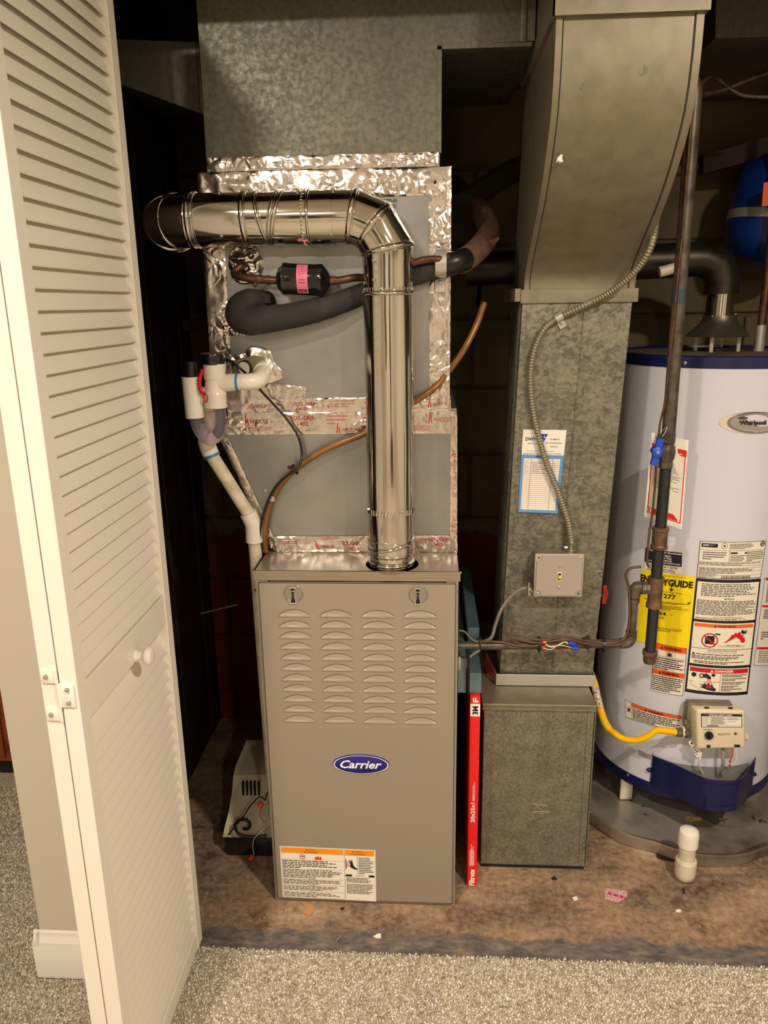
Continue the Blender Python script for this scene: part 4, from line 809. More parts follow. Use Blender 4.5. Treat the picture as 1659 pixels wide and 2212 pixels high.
pcn = P(1232, 1186, Y=1.772); b = MB(); b.lathe([(0.0125, -0.004), (0.0125, 0.003), (0.0095, 0.004), (0.0095, 0.016), (0.0105, 0.018)], (pcn.x+0.001, 1.772, bz1-0.001), (0, 0, 1), 20); b.tube([(pcn.x-0.016, 1.768, bz1+0.009), (pcn.x-0.008, 1.768, bz1+0.009)], 0.004, 8); b.build('conduit_connector', M['screw'], sb)
pcl = P(1148, 1268, Y=1.772); b = MB(); b.box(bx0-0.0105, bx0+0.001, 1.762, 1.782, pcl.z-0.012, pcl.z+0.013, 0.002); b.tube([(bx0-0.008, 1.760, pcl.z-0.016), (bx0-0.008, 1.760, pcl.z-0.004)], 0.0045, 8); b.tube([(bx0-0.008, 1.760, pcl.z+0.004), (bx0-0.008, 1.760, pcl.z+0.017)], 0.0045, 8); b.build('cable_clamp', M['screw'], sb)
cdn = [(1236, 1180, 1.772), (1228, 1130, 1.78), (1216, 1092, 1.785), (1204, 1058, 1.785), (1182, 1005, 1.785), (1164, 945, 1.785), (1152, 890, 1.785), (1146, 835, 1.785), (1148, 785, 1.785), (1160, 740, 1.785), (1180, 706, 1.785), (1212, 684, 1.785), (1262, 660, 1.776), (1310, 636, 1.768), (1354, 604, 1.735), (1388, 566, 1.705), (1405, 535, 1.69), (1413, 505, 1.70), (1418, 470, 1.78), (1422, 455, 1.95)]
cp = evenly(curve([P(x, y, Y=Y) for x, y, Y in cdn], 14), 0.00135)
b = MB(); b.tube(cp, 0.009, 12, rf=lambda i: (0.0058, 0.0070, 0.0077, 0.0078, 0.0070)[i % 5]); tag(b.build('armoured_conduit', M['conduit'], None, angle=80), 'ribbed flexible metal conduit curving down the duct to the switch box', 'conduit')
st_ = thing('conduit_strap', 'small square metal strap holding the ribbed conduit to the duct', 'strap', P(1216, 690, Y=DY))
c_ = P(1207, 686, Y=1.785); d_ = Vector((0.85, 0, 0.53)).normalized(); n_ = Vector((0.53, 0, -0.85)); b = MB()
rr = []
for s_ in (-0.0085, 0.0085): rr.append([c_+d_*s_+(Vector((0, -1, 0))*math.sin(a)+n_*math.cos(a))*0.0098 for a in [PI*k/10 for k in range(11)]])
b.grid(lambda u, v: c_+d_*(-0.0085+0.017*v)+(Vector((0, -1, 0))*math.sin(PI*u)+n_*math.cos(PI*u))*0.0098, 12, 1); b.grid(lambda u, v: c_+d_*(-0.0085+0.017*v)+(Vector((0, -1, 0))*math.sin(PI*u)+n_*math.cos(PI*u))*0.0088, 12, 1); b.build('loop', M['strip'], st_)
b = MB(); e_ = c_+n_*0.0092; e_.y = DY-0.004; b.hexa([e_-d_*0.0085, e_+d_*0.0085, e_+d_*0.0085+n_*0.017, e_-d_*0.0085+n_*0.017]+[v_+Vector((0, 0.0018, 0)) for v_ in (e_-d_*0.0085, e_+d_*0.0085, e_+d_*0.0085+n_*0.017, e_-d_*0.0085+n_*0.017)]); b.build('tab', M['strip'], st_, smooth=False); screwhead(e_+n_*0.007, (0, -1, 0), 0.003, 'screw', st_)
def cable(name, pts, r, m, label, cat, k=8, n=10, group=None):
    b = MB(); b.tube(curve([P(x, y, Y=Y) for x, y, Y in pts], k), r, n); return tag(b.build(name, m, None, angle=80), label, cat, group)
cable('cable', [(1150, 1268, 1.772), (1128, 1272, 1.775), (1104, 1288, 1.778), (1082, 1318, 1.775), (1070, 1350, 1.765), (1062, 1376, 1.748), (1048, 1385, 1.735), (1036, 1388, 1.727)], 0.0046, M['greywire'], 'flat grey cable sweeping down from the switch box to the gas pipe', 'cable')
cable('cable', [(992, 1362, 1.72), (1003, 1364, 1.72), (1012, 1374, 1.722), (1024, 1384, 1.722), (1034, 1386, 1.722)], 0.0022, M['greywire'], 'thin grey wire leaving the right side of the furnace', 'wire')
cable('cable', [(1036, 1404, 1.726), (1024, 1412, 1.72), (1012, 1422, 1.71), (1008, 1430, 1.70), (1010, 1436, 1.69), (1004, 1440, 1.68), (996, 1440, 1.67)], 0.0040, M['greywire'], 'grey cable looping from the gas pipe back into the furnace side', 'cable')
b = MB()
p = P(996, 1430, Y=1.668); b.box(0.0675, 0.0755, 1.655, 1.685, p.z-0.018, p.z+0.020, 0.002); tag(b.build('cable_clamp', M['screw']), 'shiny cable clamp on the right side of the furnace', 'clamp')

# ============================================================ GAS PIPING (vertical drop, tee, drip leg, run to the furnace)
gp = thing('gas_pipe', 'dark iron gas pipe dropping before the heater and branching to the furnace', 'pipe', P(1405, 1290, Y=1.74))
GY = 1.74; gx = 0.541
def gz(py, px=1440): return P(px, py, Y=GY).z
def vsec(name, z0, z1, r, m, x=gx, xt=None): 
    b = MB(); b.lathe([(r, 0), (r, z1-z0)], (x, GY, z0), (0, 0, 1), 24); return b.build(name, m, gp)
ztop = gz(185, 1510)
b = MB(); b.mitre(curve([(0.5355, GY, 1.84), (0.5345, GY+0.004, 1.853), (0.534, GY+0.03, 1.868), (0.534, GY+0.10, 1.87), (0.534, GY+0.6, 1.87)], 3), 0.0152, 20); b.build('top_elbow', M['iron'], gp)
b = MB(); b.tube([(0.541, GY, gz(955)), (0.5355, GY, 1.842)], 0.0148, 24); b.build('riser', M['iron'], gp)
b = MB(); b.lathe([(0.0156, 0), (0.0156, 0.030)], (0.5385, GY, gz(655, 1462)), (0, 0, 1), 24); b.build('blue_tape_band', mat('blue_grey_tape', srgb(62, 68, 84), 0.3), gp)
# valve
zv0, zv1 = gz(1010, 1430), gz(938, 1440)
b = MB(); b.lathe([(0.0165, 0), (0.0165, 0.012), (0.0145, 0.014), (0.019, 0.022), (0.0205, 0.035), (0.019, 0.048), (0.0145, 0.056), (0.0175, 0.058), (0.0175, zv1-zv0)], (gx-0.001, GY, zv0), (0, 0, 1), 8); b.build('valve_body', M['iron'], gp, angle=30)
hc = P(1419, 976, Y=GY-0.030)
b = MB(); b.tube([(hc.x, GY-0.010, hc.z), (hc.x, GY-0.034, hc.z)], 0.0095, 16)
b.lathe([(0.0125, 0), (0.0125, 0.010), (0.008, 0.013), (0, 0.013)], (hc.x, GY-0.028, hc.z), (0, -1, 0), 20)
up_ = Vector((0.18, 0, 1)).normalized(); sd2 = Vector((1, 0, -0.18)).normalized()
for s_, ln in ((1, 0.031), (-1, 0.030)):
    a0 = Vector((hc.x, GY-0.030, hc.z)); w0_, w1_ = 0.0075, 0.0072
    fr4 = [a0+up_*s_*ln-sd2*w1_, a0+up_*s_*ln+sd2*w1_, a0+sd2*w0_, a0-sd2*w0_]; b.hexa([v_+Vector((0, -0.006, 0)) for v_ in fr4]+[v_+Vector((0, 0.004, 0)) for v_ in fr4])
hd = b.build('valve_handle', mat('blue_handle', srgb(20, 76, 196), 0.4), gp); screwhead((hc.x, GY-0.041, hc.z), (0, -1, 0), 0.0035, 'nut', hd)
vsec('nipple', gz(1140, 1415), zv0+0.002, 0.0130, M['tarpipe'])
def coupling(z0, z1, r, name='coupling', x=gx, m='fitting'):
    h = z1-z0; b = MB(); b.lathe([(r-0.001, 0), (r+0.002, 0.001), (r+0.002, h*0.14), (r, h*0.2), (r, h*0.8), (r+0.002, h*0.86), (r+0.002, h-0.001), (r-0.001, h)], (x, GY, z0), (0, 0, 1), 24); return b.build(name, M[m], gp, angle=30)
za, zb_ = gz(1185, 1408), gz(1138, 1420); coupling(za, zb_, 0.0175)
zc = gz(1246, 1405); vsec('nipple', zc, za, 0.0132, M['tarpipe'])
zd = gz(1312, 1400); coupling(zd, zc, 0.0168, 'tee')
ze = gz(1405, 1392); vsec('drip_leg', ze, zd, 0.0130, M['tarpipe'])
zf = gz(1432, 1385); b = MB(); h = ze-zf; b.lathe([(0.004, 0), (0.0135, 0.001), (0.0150, 0.006), (0.0155, h*0.6), (0.018, h*0.7), (0.018, h), (0.012, h)], (gx, GY, zf), (0, 0, 1), 20); b.build('cap', M['fitting'], gp)
# branch from the tee: stub, union, elbow down, nipple, elbow, long horizontal run
p = P(1368, 1250, Y=GY+0.01); tz = (zc+zd)/2+0.005; ux = 0.507
b = MB(); b.tube([(gx, GY, tz), (ux+0.008, GY+0.008, tz+0.003)], 0.0125, 16); b.build('branch_stub', M['iron'], gp)
b = MB(); b.lathe([(0.013, 0), (0.0175, 0.001), (0.0175, 0.010), (0.0155, 0.011), (0.0165, 0.013), (0.0165, 0.019)], (gx-0.033, GY+0.006, tz+0.004), (1, -0.05, 0), 8); b.build('union', M['iron'], gp, angle=30)
hzp = P(1200, 1388, Y=GY).z
b = MB(); b.mitre(curve([(ux+0.006, GY+0.008, tz+0.004), (ux-0.006, GY+0.010, tz+0.003), (ux-0.012, GY+0.010, tz-0.008), (ux-0.012, GY+0.010, tz-0.020)], 4), 0.0148, 18); b.build('elbow', M['iron'], gp)
xb = ux-0.012; b = MB(); b.tube([(xb, GY+0.010, tz-0.018), (xb-0.001, GY+0.006, hzp+0.030)], 0.0105, 18); b.build('nipple', M['iron'], gp)
b = MB(); b.lathe([(0.0135, 0), (0.0135, 0.009)], (xb, GY+0.009, tz-0.034), (0, 0, 1), 18); b.lathe([(0.0138, 0), (0.0138, 0.008)], (xb-0.001, GY+0.006, hzp+0.022), (0, 0, 1), 18); b.mitre(curve([(xb-0.001, GY+0.006, hzp+0.028), (xb-0.001, GY+0.005, hzp+0.012), (xb-0.010, GY+0.002, hzp+0.001), (xb-0.028, GY, hzp)], 4), 0.0132, 18); b.build('elbow', M['iron'], gp)
b = MB(); b.tube([(xb-0.024, GY, hzp), (0.068, GY-0.012, hzp-0.007)], 0.0108, 18); b.build('furnace_run', M['iron'], gp)
hl, hr_ = P(1038, 1396, Y=GY-0.02), P(1300, 1385, Y=GY-0.02)
# black ties round pipe and wires
for i, (px, rr_) in enumerate(((1037, 0.0165), (1165, 0.0200), (1305, 0.0185))):
    x = P(px, 1390, Y=GY-0.014).x; b = MB(); yc = GY-0.006; zc_ = hzp-0.002
    b.lathe([(rr_-0.0012, -0.002), (rr_, -0.002), (rr_, 0.002), (rr_-0.0012, 0.002), (rr_-0.0012, -0.002)], (x, yc, zc_), (1, 0, 0.03), 20, cap=False); b.box(x-0.003, x+0.003, yc-rr_*0.5-0.004, yc-rr_*0.5+0.002, zc_+rr_*0.85, zc_+rr_*0.85+0.006)
    tag(b.build('cable_tie', M['black']), ('black cable tie round the gas pipe nearest the furnace', 'black cable tie at the coloured wire splice', 'black cable tie on the gas pipe nearest the elbow')[i], 'cable tie', 'ties on the horizontal gas pipe')
# thermostat wires along the pipe
wl = P
cable('thermostat_wire', [(1036, 1386, 1.722), (1080, 1387, 1.722), (1120, 1395, 1.722), (1160, 1395, 1.720), (1182, 1386, 1.716)], 0.0032, M['wire'], 'brown wire along the gas pipe from furnace tie to the splice', 'wire')
cable('thermostat_wire', [(1160, 1390, 1.722), (1120, 1382, 1.722), (1098, 1374, 1.722), (1096, 1369, 1.722), (1110, 1369, 1.720), (1150, 1380, 1.716), (1180, 1382, 1.714), (1215, 1374, 1.716), (1250, 1380, 1.718), (1290, 1388, 1.722), (1330, 1388, 1.725), (1352, 1374, 1.735), (1360, 1330, 1.738), (1358, 1270, 1.738), (1352, 1242, 1.738), (1362, 1228, 1.735), (1385, 1224, 1.735)], 0.0032, M['wire'], 'brown looped wire from the splice up beside the short iron riser', 'wire')
cable('thermostat_wire', [(1162, 1394, 1.724), (1130, 1393, 1.724), (1108, 1384, 1.722), (1110, 1378, 1.722), (1150, 1388, 1.720), (1190, 1385, 1.712), (1230, 1382, 1.714), (1262, 1389, 1.718), (1300, 1394, 1.722), (1340, 1391, 1.727), (1366, 1376, 1.728)], 0.0030, M['wire'], 'brown lower wire running from the splice to the gas pipe elbow', 'wire')
cs = [((232, 200, 140), [(1176, 1385), (1186, 1395), (1205, 1394), (1222, 1386), (1228, 1392)]), ((236, 214, 160), [(1178, 1393), (1192, 1398), (1210, 1394), (1230, 1398), (1236, 1400)]), ((240, 222, 180), [(1172, 1400), (1190, 1403), (1204, 1394), (1218, 1387), (1226, 1391)]), ((150, 60, 50), [(1196, 1400), (1210, 1406), (1224, 1403), (1232, 1398)])]
sp_ = thing('wire_splice', 'thin cream and red conductors joined by blue wire nuts', 'wiring', P(1205, 1398, Y=1.715))
for c, pts in cs:
    b = MB(); b.tube(curve([P(x, y, Y=1.709) for x, y in pts], 6), 0.0009, 8); b.build('conductor', ink(*c), sp_)
for x, y in ((1176, 1388), (1174, 1398)):
    b = MB(); b.tube([P(x-4, y, Y=1.711), P(x+4, y-1, Y=1.711)], 0.0034, 10); b.build('red_crimp', M['red'] if y > 1390 else M['orange'], sp_)
for x, y in ((1228, 1389), (1234, 1400)):
    a = P(x, y, Y=1.710); b = MB(); b.lathe([(0.0048, 0), (0.0056, 0.004), (0.0050, 0.014), (0.0035, 0.018)], a, (1, 0, -0.1), 8); b.build('wire_nut', ink(36, 60, 190), sp_, angle=20)
b = MB(); b.hexa([P(1256, 1378, Y=1.715), P(1272, 1371, Y=1.715), P(1276, 1381, Y=1.715), P(1258, 1381, Y=1.715)]+[P(1256, 1378, Y=1.719), P(1272, 1371, Y=1.719), P(1276, 1381, Y=1.719), P(1258, 1381, Y=1.719)]); b.hexa([P(1256, 1397, Y=1.715), P(1272, 1396, Y=1.715), P(1273, 1407, Y=1.715), P(1264, 1401, Y=1.715)]+[P(1256, 1397, Y=1.719), P(1272, 1396, Y=1.719), P(1273, 1407, Y=1.719), P(1264, 1401, Y=1.719)])
tag(b.build('tape_tails', M['black'], smooth=False), 'loose ends of black tape above and below the gas pipe', 'tape')
# wires running up the tall pipe
cable('copper_wire', [(1404, 1140, 1.722), (1400, 1180, 1.72), (1398, 1215, 1.722), (1402, 1225, 1.725)], 0.0028, M['wire'], 'brown wire end beside the rusty coupling on the gas pipe', 'wire')
cable('copper_wire', [(1404, 1142, 1.722), (1408, 1118, 1.718), (1414, 1060, 1.722), (1424, 930, 1.722), (1436, 870, 1.722), (1446, 780, 1.722), (1460, 640, 1.722), (1474, 500, 1.722), (1483, 380, 1.722), (1494, 250, 1.722), (1500, 205, 1.725)], 0.0024, M['copper'], 'copper coloured wire running up the left side of the gas pipe', 'wire')
cable('copper_wire', [(1438, 860, 1.730), (1445, 760, 1.735), (1456, 640, 1.735), (1466, 520, 1.735), (1472, 420, 1.735), (1484, 250, 1.735), (1488, 150, 1.75)], 0.0020, M['copper'], 'thinner second wire left of the gas pipe', 'wire')
# red handle peeking out right of the duct
rh = thing('red_valve_handle', 'small red lever handle showing beside the duct edge', 'handle', P(1308, 1285, Y=1.83)); a = P(1309, 1284, Y=1.83)
b = MB(); b.hexa([P(1303, 1265, Y=1.825), P(1311, 1265, Y=1.825), P(1314, 1284, Y=1.825), P(1303, 1284, Y=1.825)]+[P(1303, 1265, Y=1.832), P(1311, 1265, Y=1.832), P(1314, 1284, Y=1.832), P(1303, 1284, Y=1.832)]); b.hexa([P(1303, 1284, Y=1.825), P(1314, 1284, Y=1.825), P(1308, 1304, Y=1.825), P(1300, 1304, Y=1.825)]+[P(1303, 1284, Y=1.832), P(1314, 1284, Y=1.832), P(1308, 1304, Y=1.832), P(1300, 1304, Y=1.832)]); b.build('lever', M['orange'] if 0 else M['red'], rh, smooth=False)
b = MB(); b.tube([P(1296, 1287, Y=1.835), P(1306, 1285, Y=1.835)], 0.006, 12); b.build('stem', M['fitting'], rh); b = MB(); b.tube([(a.x-0.055, 1.845, a.z-0.002), (a.x-0.012, 1.838, a.z-0.001)], 0.009, 12); b.build('tap_body', M['brass'], rh)

# ============================================================ WATER HEATER
wh = thing('water_heater', 'tall pale grey tank water heater with navy bands and warning labels', 'water heater', (HX, HY, 0.045))
zT = P(1620, 797, Y=HY-HR).z; zB = CYL(1405, 1690)[1]; zBb = CYL(1405, 1712)[1]
def shell(name, r, z0, z1, m, n=128, cap=False):
    b = MB(); b.lathe([(r, 0), (r, z1-z0)], (HX, HY, z0), (0, 0, 1), n, cap=cap); return b.build(name, m, wh, angle=25)
shell('jacket', HR, zB-0.01, zT+0.005, M['heater'])
b = MB(); b.lathe([(HR+0.0015, 0), (HR+0.0015, 0.026), (HR-0.001, 0.0285), (HR-0.012, 0.0275), (HR-0.013, 0.0215), (0.0, 0.0235)], (HX, HY, zT), (0, 0, 1), 128, cap=False); b.build('top_band', M['blue'], wh, angle=30)
b = MB(); b.lathe([(HR-0.014, 0), (0, 0.004)], (HX, HY, zT+0.0225), (0, 0, 1), 64, cap=False); b.build('top_lid', mat('dusty_lid', srgb(104, 84, 58), 0.8, var=(18, srgb(70, 58, 42), 0.4, 0.7)), wh)
b = MB(); b.lathe([(0, 0.002), (HR-0.004, 0.002), (HR+0.0015, 0), (HR+0.0015, zB-zBb), (HR-0.001, zB-zBb+0.001)], (HX, HY, zBb), (0, 0, 1), 128, cap=False); b.build('bottom_band', M['blue'], wh, angle=30)
for a in (-0.98, 1.25, 2.6, 3.9):
    b = MB(); x, y = HX+(HR-0.035)*math.sin(a), HY-(HR-0.035)*math.cos(a); b.box(x-0.018, x+0.018, y-0.004, y+0.004, 0.0368, zBb+0.002, 0.002); b.box(x-0.004, x+0.004, y-0.002, y+0.03, 0.0368, zBb+0.002); b.build('foot', M['strip'], wh)
for px, py in ((1480, 784), (1356, 1673)):
    a, z = CYL(px, py, HR+0.002); screwhead((HX+(HR+0.0015)*math.sin(a), HY-(HR+0.0015)*math.cos(a), z), (math.sin(a), -math.cos(a), 0), 0.0035, 'screw', wh)
def sticker(name, corners, fn, base=(236, 228, 212), nseg=14):
    f = cylmap(corners); pr = Print(f, nseg, 0.00025); pr.quad(0, 0, 1, 1, base, 0); o = pr.build(name, wh); pr = Print(f, nseg, 0.00025); fn(pr); pr.build('printing', o); return o
# oval badge: left crescent cream, steel oval, serif-like word
def badge(p):
    p.disc(0.5, 0.5, 0.5, 0.5, (214, 204, 180), 1, 0, 40); p.disc(0.56, 0.5, 0.44, 0.49, (124, 116, 108), 2, 0, 40); p.disc(0.57, 0.49, 0.41, 0.44, (156, 148, 138), 3, 0, 40)
    p.text('Whirlpool', 0.30, 0.38, 0.72, 0.66, (16, 14, 16), 4, bold=0.035); p.disc(0.355, 0.27, 0.075, 0.06, (16, 14, 16), 4, 0.72); p.disc(0.355, 0.27, 0.035, 0.045, (16, 14, 16), 5, 0.6)
f = cylmap([(1553, 890), (1688, 886), (1688, 935), (1553, 935)]); pr = Print(f, 12, 0.0004); badge(pr); pr.build('oval_badge', wh)
def lab_rating(p):
    p.frame(0.004, 0.006, 0.996, 0.994, 0.008, 0.012, K, 2); p.quad(0.03, 0.06, 0.26, 0.165, K, 2); p.text('ADVANCE', 0.05, 0.085, 0.13, 0.135, WH, 3, bold=0.03); p.lines(0.14, 0.09, 0.25, 0.13, 2, (190, 186, 176), 3, 0.4)
    p.disc(0.355, 0.115, 0.045, 0.075, K, 2, 0.88); st = [(0.355+0.026*(1 if i % 2 == 0 else 0.4)*math.sin(PI*i/5), 0.115-0.045*(1 if i % 2 == 0 else 0.4)*math.cos(PI*i/5)) for i in range(10)]; p.poly(st, K, 2)
    p.lines(0.43, 0.05, 0.80, 0.20, 5, K, 2, 0.42); p.disc(0.94, 0.09, 0.040, 0.072, K, 2, 0.72); p.text('SP', 0.915, 0.06, 0.965, 0.12, K, 3, bold=0.03)
    for v in (0.235, 0.55, 0.64, 0.70, 0.80, 0.90): p.quad(0.01, v, 0.99, v+0.006, K, 2)
    for u in (0.44, 0.71): p.quad(u, 0.24, u+0.004, 0.55, K, 2)
    p.lines(0.06, 0.27, 0.40, 0.50, 4, K, 2, 0.4); p.quad(0.455, 0.28, 0.56, 0.325, K, 2); p.quad(0.67, 0.28, 0.705, 0.325, K, 2); p.lines(0.46, 0.35, 0.70, 0.53, 4, K, 2, 0.4); p.lines(0.72, 0.26, 0.98, 0.54, 6, K, 2, 0.4)
    p.lines(0.02, 0.565, 0.97, 0.632, 2, K, 2, 0.45); p.lines(0.03, 0.715, 0.95, 0.79, 3, K, 2, 0.5); p.lines(0.03, 0.81, 0.56, 0.89, 3, K, 2, 0.45)
    u = 0.36
    while u < 0.80: wd = R_.uniform(0.003, 0.012); p.quad(u, 0.915, u+wd, 0.985, K, 2); u += wd+R_.uniform(0.004, 0.010)
    p.lines(0.03, 0.91, 0.3, 0.98, 3, K, 2, 0.4)
sticker('rating_label', [(1512, 1167), (1655, 1166), (1643, 1247), (1504, 1247)], lab_rating)
def lab_main(p):
    p.quad(0, 0, 1, 1, (22, 16, 22), 1); C = (236, 228, 208)
    p.quad(0.028, 0.025, 0.972, 0.345, C, 2); p.quad(0.028, 0.368, 0.972, 0.735, C, 2); p.quad(0.028, 0.758, 0.972, 0.972, C, 2)
    p.lines(0.09, 0.035, 0.96, 0.145, 8, K, 3, 0.45); p.text('IMPORTANT', 0.44, 0.155, 0.60, 0.168, K, 3, bold=0.02); p.lines(0.045, 0.175, 0.96, 0.305, 12, K, 3, 0.5); p.text('STATE OF CALIFORNIA NOTICE', 0.30, 0.312, 0.74, 0.323, K, 3); p.lines(0.045, 0.326, 0.95, 0.341, 2, K, 3, 0.5)
    p.quad(0.045, 0.378, 0.955, 0.408, (238, 104, 34), 3); p.text('WARNING', 0.385, 0.384, 0.66, 0.402, (70, 20, 10), 4, bold=0.04); p.poly([(0.33, 0.403), (0.35, 0.383), (0.372, 0.403)], (70, 20, 10), 4)
    p.disc(0.29, 0.52, 0.125, 0.063, (190, 26, 34), 4, 0.84, 32); p.poly([(0.22, 0.553), (0.22, 0.492), (0.25, 0.480), (0.33, 0.480), (0.35, 0.474), (0.36, 0.498), (0.36, 0.553)], K, 3)
    p.poly([(0.195, 0.488), (0.212, 0.478), (0.388, 0.553), (0.368, 0.562)], (190, 26, 34), 5); p.poly([(0.355, 0.462), (0.36, 0.454), (0.44, 0.458), (0.44, 0.468), (0.41, 0.470)], K, 4)
    p.poly([(0.50, 0.535), (0.56, 0.508), (0.60, 0.480), (0.615, 0.46), (0.64, 0.468), (0.67, 0.445), (0.70, 0.455), (0.735, 0.435), (0.77, 0.47), (0.80, 0.465), (0.80, 0.49), (0.835, 0.488), (0.825, 0.508), (0.85, 0.515), (0.825, 0.535)], (206, 24, 30), 4)
    p.disc(0.80, 0.445, 0.028, 0.014, K, 6); p.poly([(0.755, 0.452), (0.765, 0.422), (0.785, 0.424), (0.79, 0.45)], K, 6); p.poly([(0.825, 0.455), (0.835, 0.425), (0.85, 0.428), (0.84, 0.46)], K, 6)
    for i in range(12): p.disc(0.44+0.036*i, 0.563+0.004*(i % 2), 0.022, 0.010, GR, 3, 0.85, 12)
    p.text('Flammable Vapors', 0.55, 0.553, 0.78, 0.565, K, 5, bold=0.01)
    p.quad(0.028, 0.592, 0.972, 0.596, K, 3); p.text('FIRE AND EXPLOSION HAZARD', 0.28, 0.603, 0.73, 0.613, K, 3, bold=0.02); p.text('Can result in serious injury or death', 0.27, 0.620, 0.73, 0.631, K, 3, bold=0.01)
    p.poly([(0.045, 0.652), (0.07, 0.630), (0.095, 0.652)], K, 3); p.lines(0.11, 0.638, 0.96, 0.650, 1, K, 3, 0.6, 0); p.lines(0.045, 0.655, 0.96, 0.690, 3, K, 3, 0.55); p.lines(0.09, 0.700, 0.93, 0.727, 2, K, 3, 0.55)
    p.quad(0.045, 0.766, 0.955, 0.805, (196, 20, 40), 3); p.text('DANGER', 0.42, 0.774, 0.71, 0.796, WH, 4, bold=0.03); p.poly([(0.345, 0.798), (0.37, 0.774), (0.395, 0.798)], WH, 4); p.quad(0.508, 0.806, 0.513, 0.972, K, 3)
    for u in (0.11, 0.29): p.disc(u, 0.832, 0.038, 0.020, K, 4)
    p.disc(0.40, 0.822, 0.03, 0.014, K, 4); p.disc(0.225, 0.835, 0.036, 0.022, K, 4, 0.6); p.poly([(0.24, 0.82), (0.33, 0.823), (0.36, 0.835), (0.37, 0.858), (0.32, 0.862), (0.30, 0.845), (0.24, 0.848)], K, 5)
    p.poly([(0.315, 0.865), (0.37, 0.865), (0.40, 0.90), (0.30, 0.90)], (232, 150, 150), 4); p.poly([(0.20, 0.905), (0.26, 0.915), (0.28, 0.895), (0.31, 0.912), (0.34, 0.893), (0.36, 0.912), (0.40, 0.905), (0.41, 0.925), (0.46, 0.945), (0.45, 0.966), (0.34, 0.958), (0.21, 0.935), (0.26, 0.928)], (40, 22, 24), 5); p.poly([(0.29, 0.915), (0.38, 0.915), (0.40, 0.94), (0.32, 0.94)], (190, 30, 40), 6)
    for (a, c, d, e_) in ((0.05, 0.893, 0.30, 0.887), (0.06, 0.905, 0.09, 0.925), (0.09, 0.925, 0.25, 0.965), (0.40, 0.885, 0.50, 0.879)): p.poly([(a, c), (d, e_), (d, e_+0.003), (a, c+0.003)], K, 4)
    for v in (0.812, 0.845, 0.878, 0.911, 0.938): p.lines(0.535, v, 0.94, v+0.026, 2, K, 3, 0.55, 0.5)
sticker('hazard_label', [(1504, 1248), (1643, 1249), (1614, 1499), (1479, 1493)], lab_main)
def lab_energy(p):
    p.quad(0, 0, 1, 1, (250, 222, 0), 1)
    p.text('ENERGYGUIDE', -0.13+0.13, 0.07, 0.97, 0.165, K, 3, bold=0.05); p.poly([(0.60, 0.15), (0.615, 0.15), (0.615, 0.20), (0.655, 0.20), (0.608, 0.235), (0.56, 0.20), (0.60, 0.20)], K, 3)
    p.lines(0.30, 0.02, 0.97, 0.05, 2, (120, 104, 20), 2, 0.4); p.text('Estimated Yearly Energy Cost', 0.12, 0.235, 0.80, 0.262, (60, 50, 10), 3); p.text('$ 277', 0.36, 0.275, 0.70, 0.345, K, 3, bold=0.03)
    p.quad(0.1, 0.385, 0.93, 0.393, K, 3); p.poly([(0.89, 0.36), (0.96, 0.355), (0.93, 0.385)], K, 3); p.lines(0.36, 0.40, 0.9, 0.412, 1, K, 3, 0.5); p.lines(0.30, 0.43, 0.92, 0.50, 3, (80, 66, 10), 3, 0.4, 0.4)
    p.text('254', 0.34, 0.525, 0.55, 0.572, K, 3, bold=0.03); p.lines(0.62, 0.55, 0.7, 0.56, 1, K, 3, 0.6, 0); p.lines(0.33, 0.60, 0.74, 0.62, 1, (60, 50, 10), 3, 0.5, 0); p.frame(0.05, 0.26, 0.95, 0.50, 0.003, 0.002, (190, 166, 10), 2)
    p.lines(0.30, 0.74, 0.96, 0.80, 3, (90, 74, 10), 3, 0.4); p.lines(0.30, 0.84, 0.56, 0.86, 1, K, 3, 0.4, 0)
sticker('energy_label', [(1386, 1228), (1503, 1245), (1488, 1400), (1376, 1384)], lab_energy, (250, 222, 0))
def lab_problem(p):
    p.quad(0.0, 0.0, 1, 0.66, (30, 24, 44), 1)
    for t, v, u0, u1 in (('IF YOU HAVE A PROBLEM', 0.05, 0.04, 0.98), ('DO NOT', 0.19, 0.42, 0.72), ('RETURN THIS', 0.31, 0.32, 0.74), ('WATER HEATER', 0.42, 0.3, 0.76), ('TO THE PLACE OF PURCHASE', 0.53, 0.06, 0.96)): p.text(t, u0, v, u1, v+(0.09 if t == 'DO NOT' else 0.065), WH, 2, bold=0.02)
    p.text('CALL 1-877-817-6750', 0.1, 0.70, 0.90, 0.79, K, 2, bold=0.02); p.lines(0.1, 0.82, 0.96, 0.98, 2, K, 2, 0.4)
sticker('service_label', [(1395, 1182), (1474, 1194), (1472, 1240), (1392, 1229)], lab_problem)
def lab_warn2(p):
    p.frame(0, 0, 1, 1, 0.012, 0.005, K, 2); p.quad(0.01, 0.005, 0.99, 0.125, (240, 92, 30), 2); p.quad(0.01, 0.53, 0.99, 0.635, (240, 92, 30), 2)
    for v in (0.03, 0.55): p.text('WARNING', 0.30, v, 0.84, v+0.065, (70, 16, 8), 3, bold=0.05); p.poly([(0.20, v+0.065), (0.245, v), (0.29, v+0.065)], (70, 16, 8), 3)
    p.quad(0.01, 0.245, 0.99, 0.25, K, 2); p.poly([(0.40, 0.14), (0.46, 0.17), (0.48, 0.135), (0.52, 0.17), (0.58, 0.14), (0.55, 0.19), (0.60, 0.225), (0.53, 0.215), (0.50, 0.235), (0.47, 0.215), (0.41, 0.23), (0.45, 0.19)], K, 3)
    p.lines(0.03, 0.262, 0.95, 0.52, 6, K, 3, 0.5); p.lines(0.03, 0.65, 0.95, 0.975, 8, K, 3, 0.5)
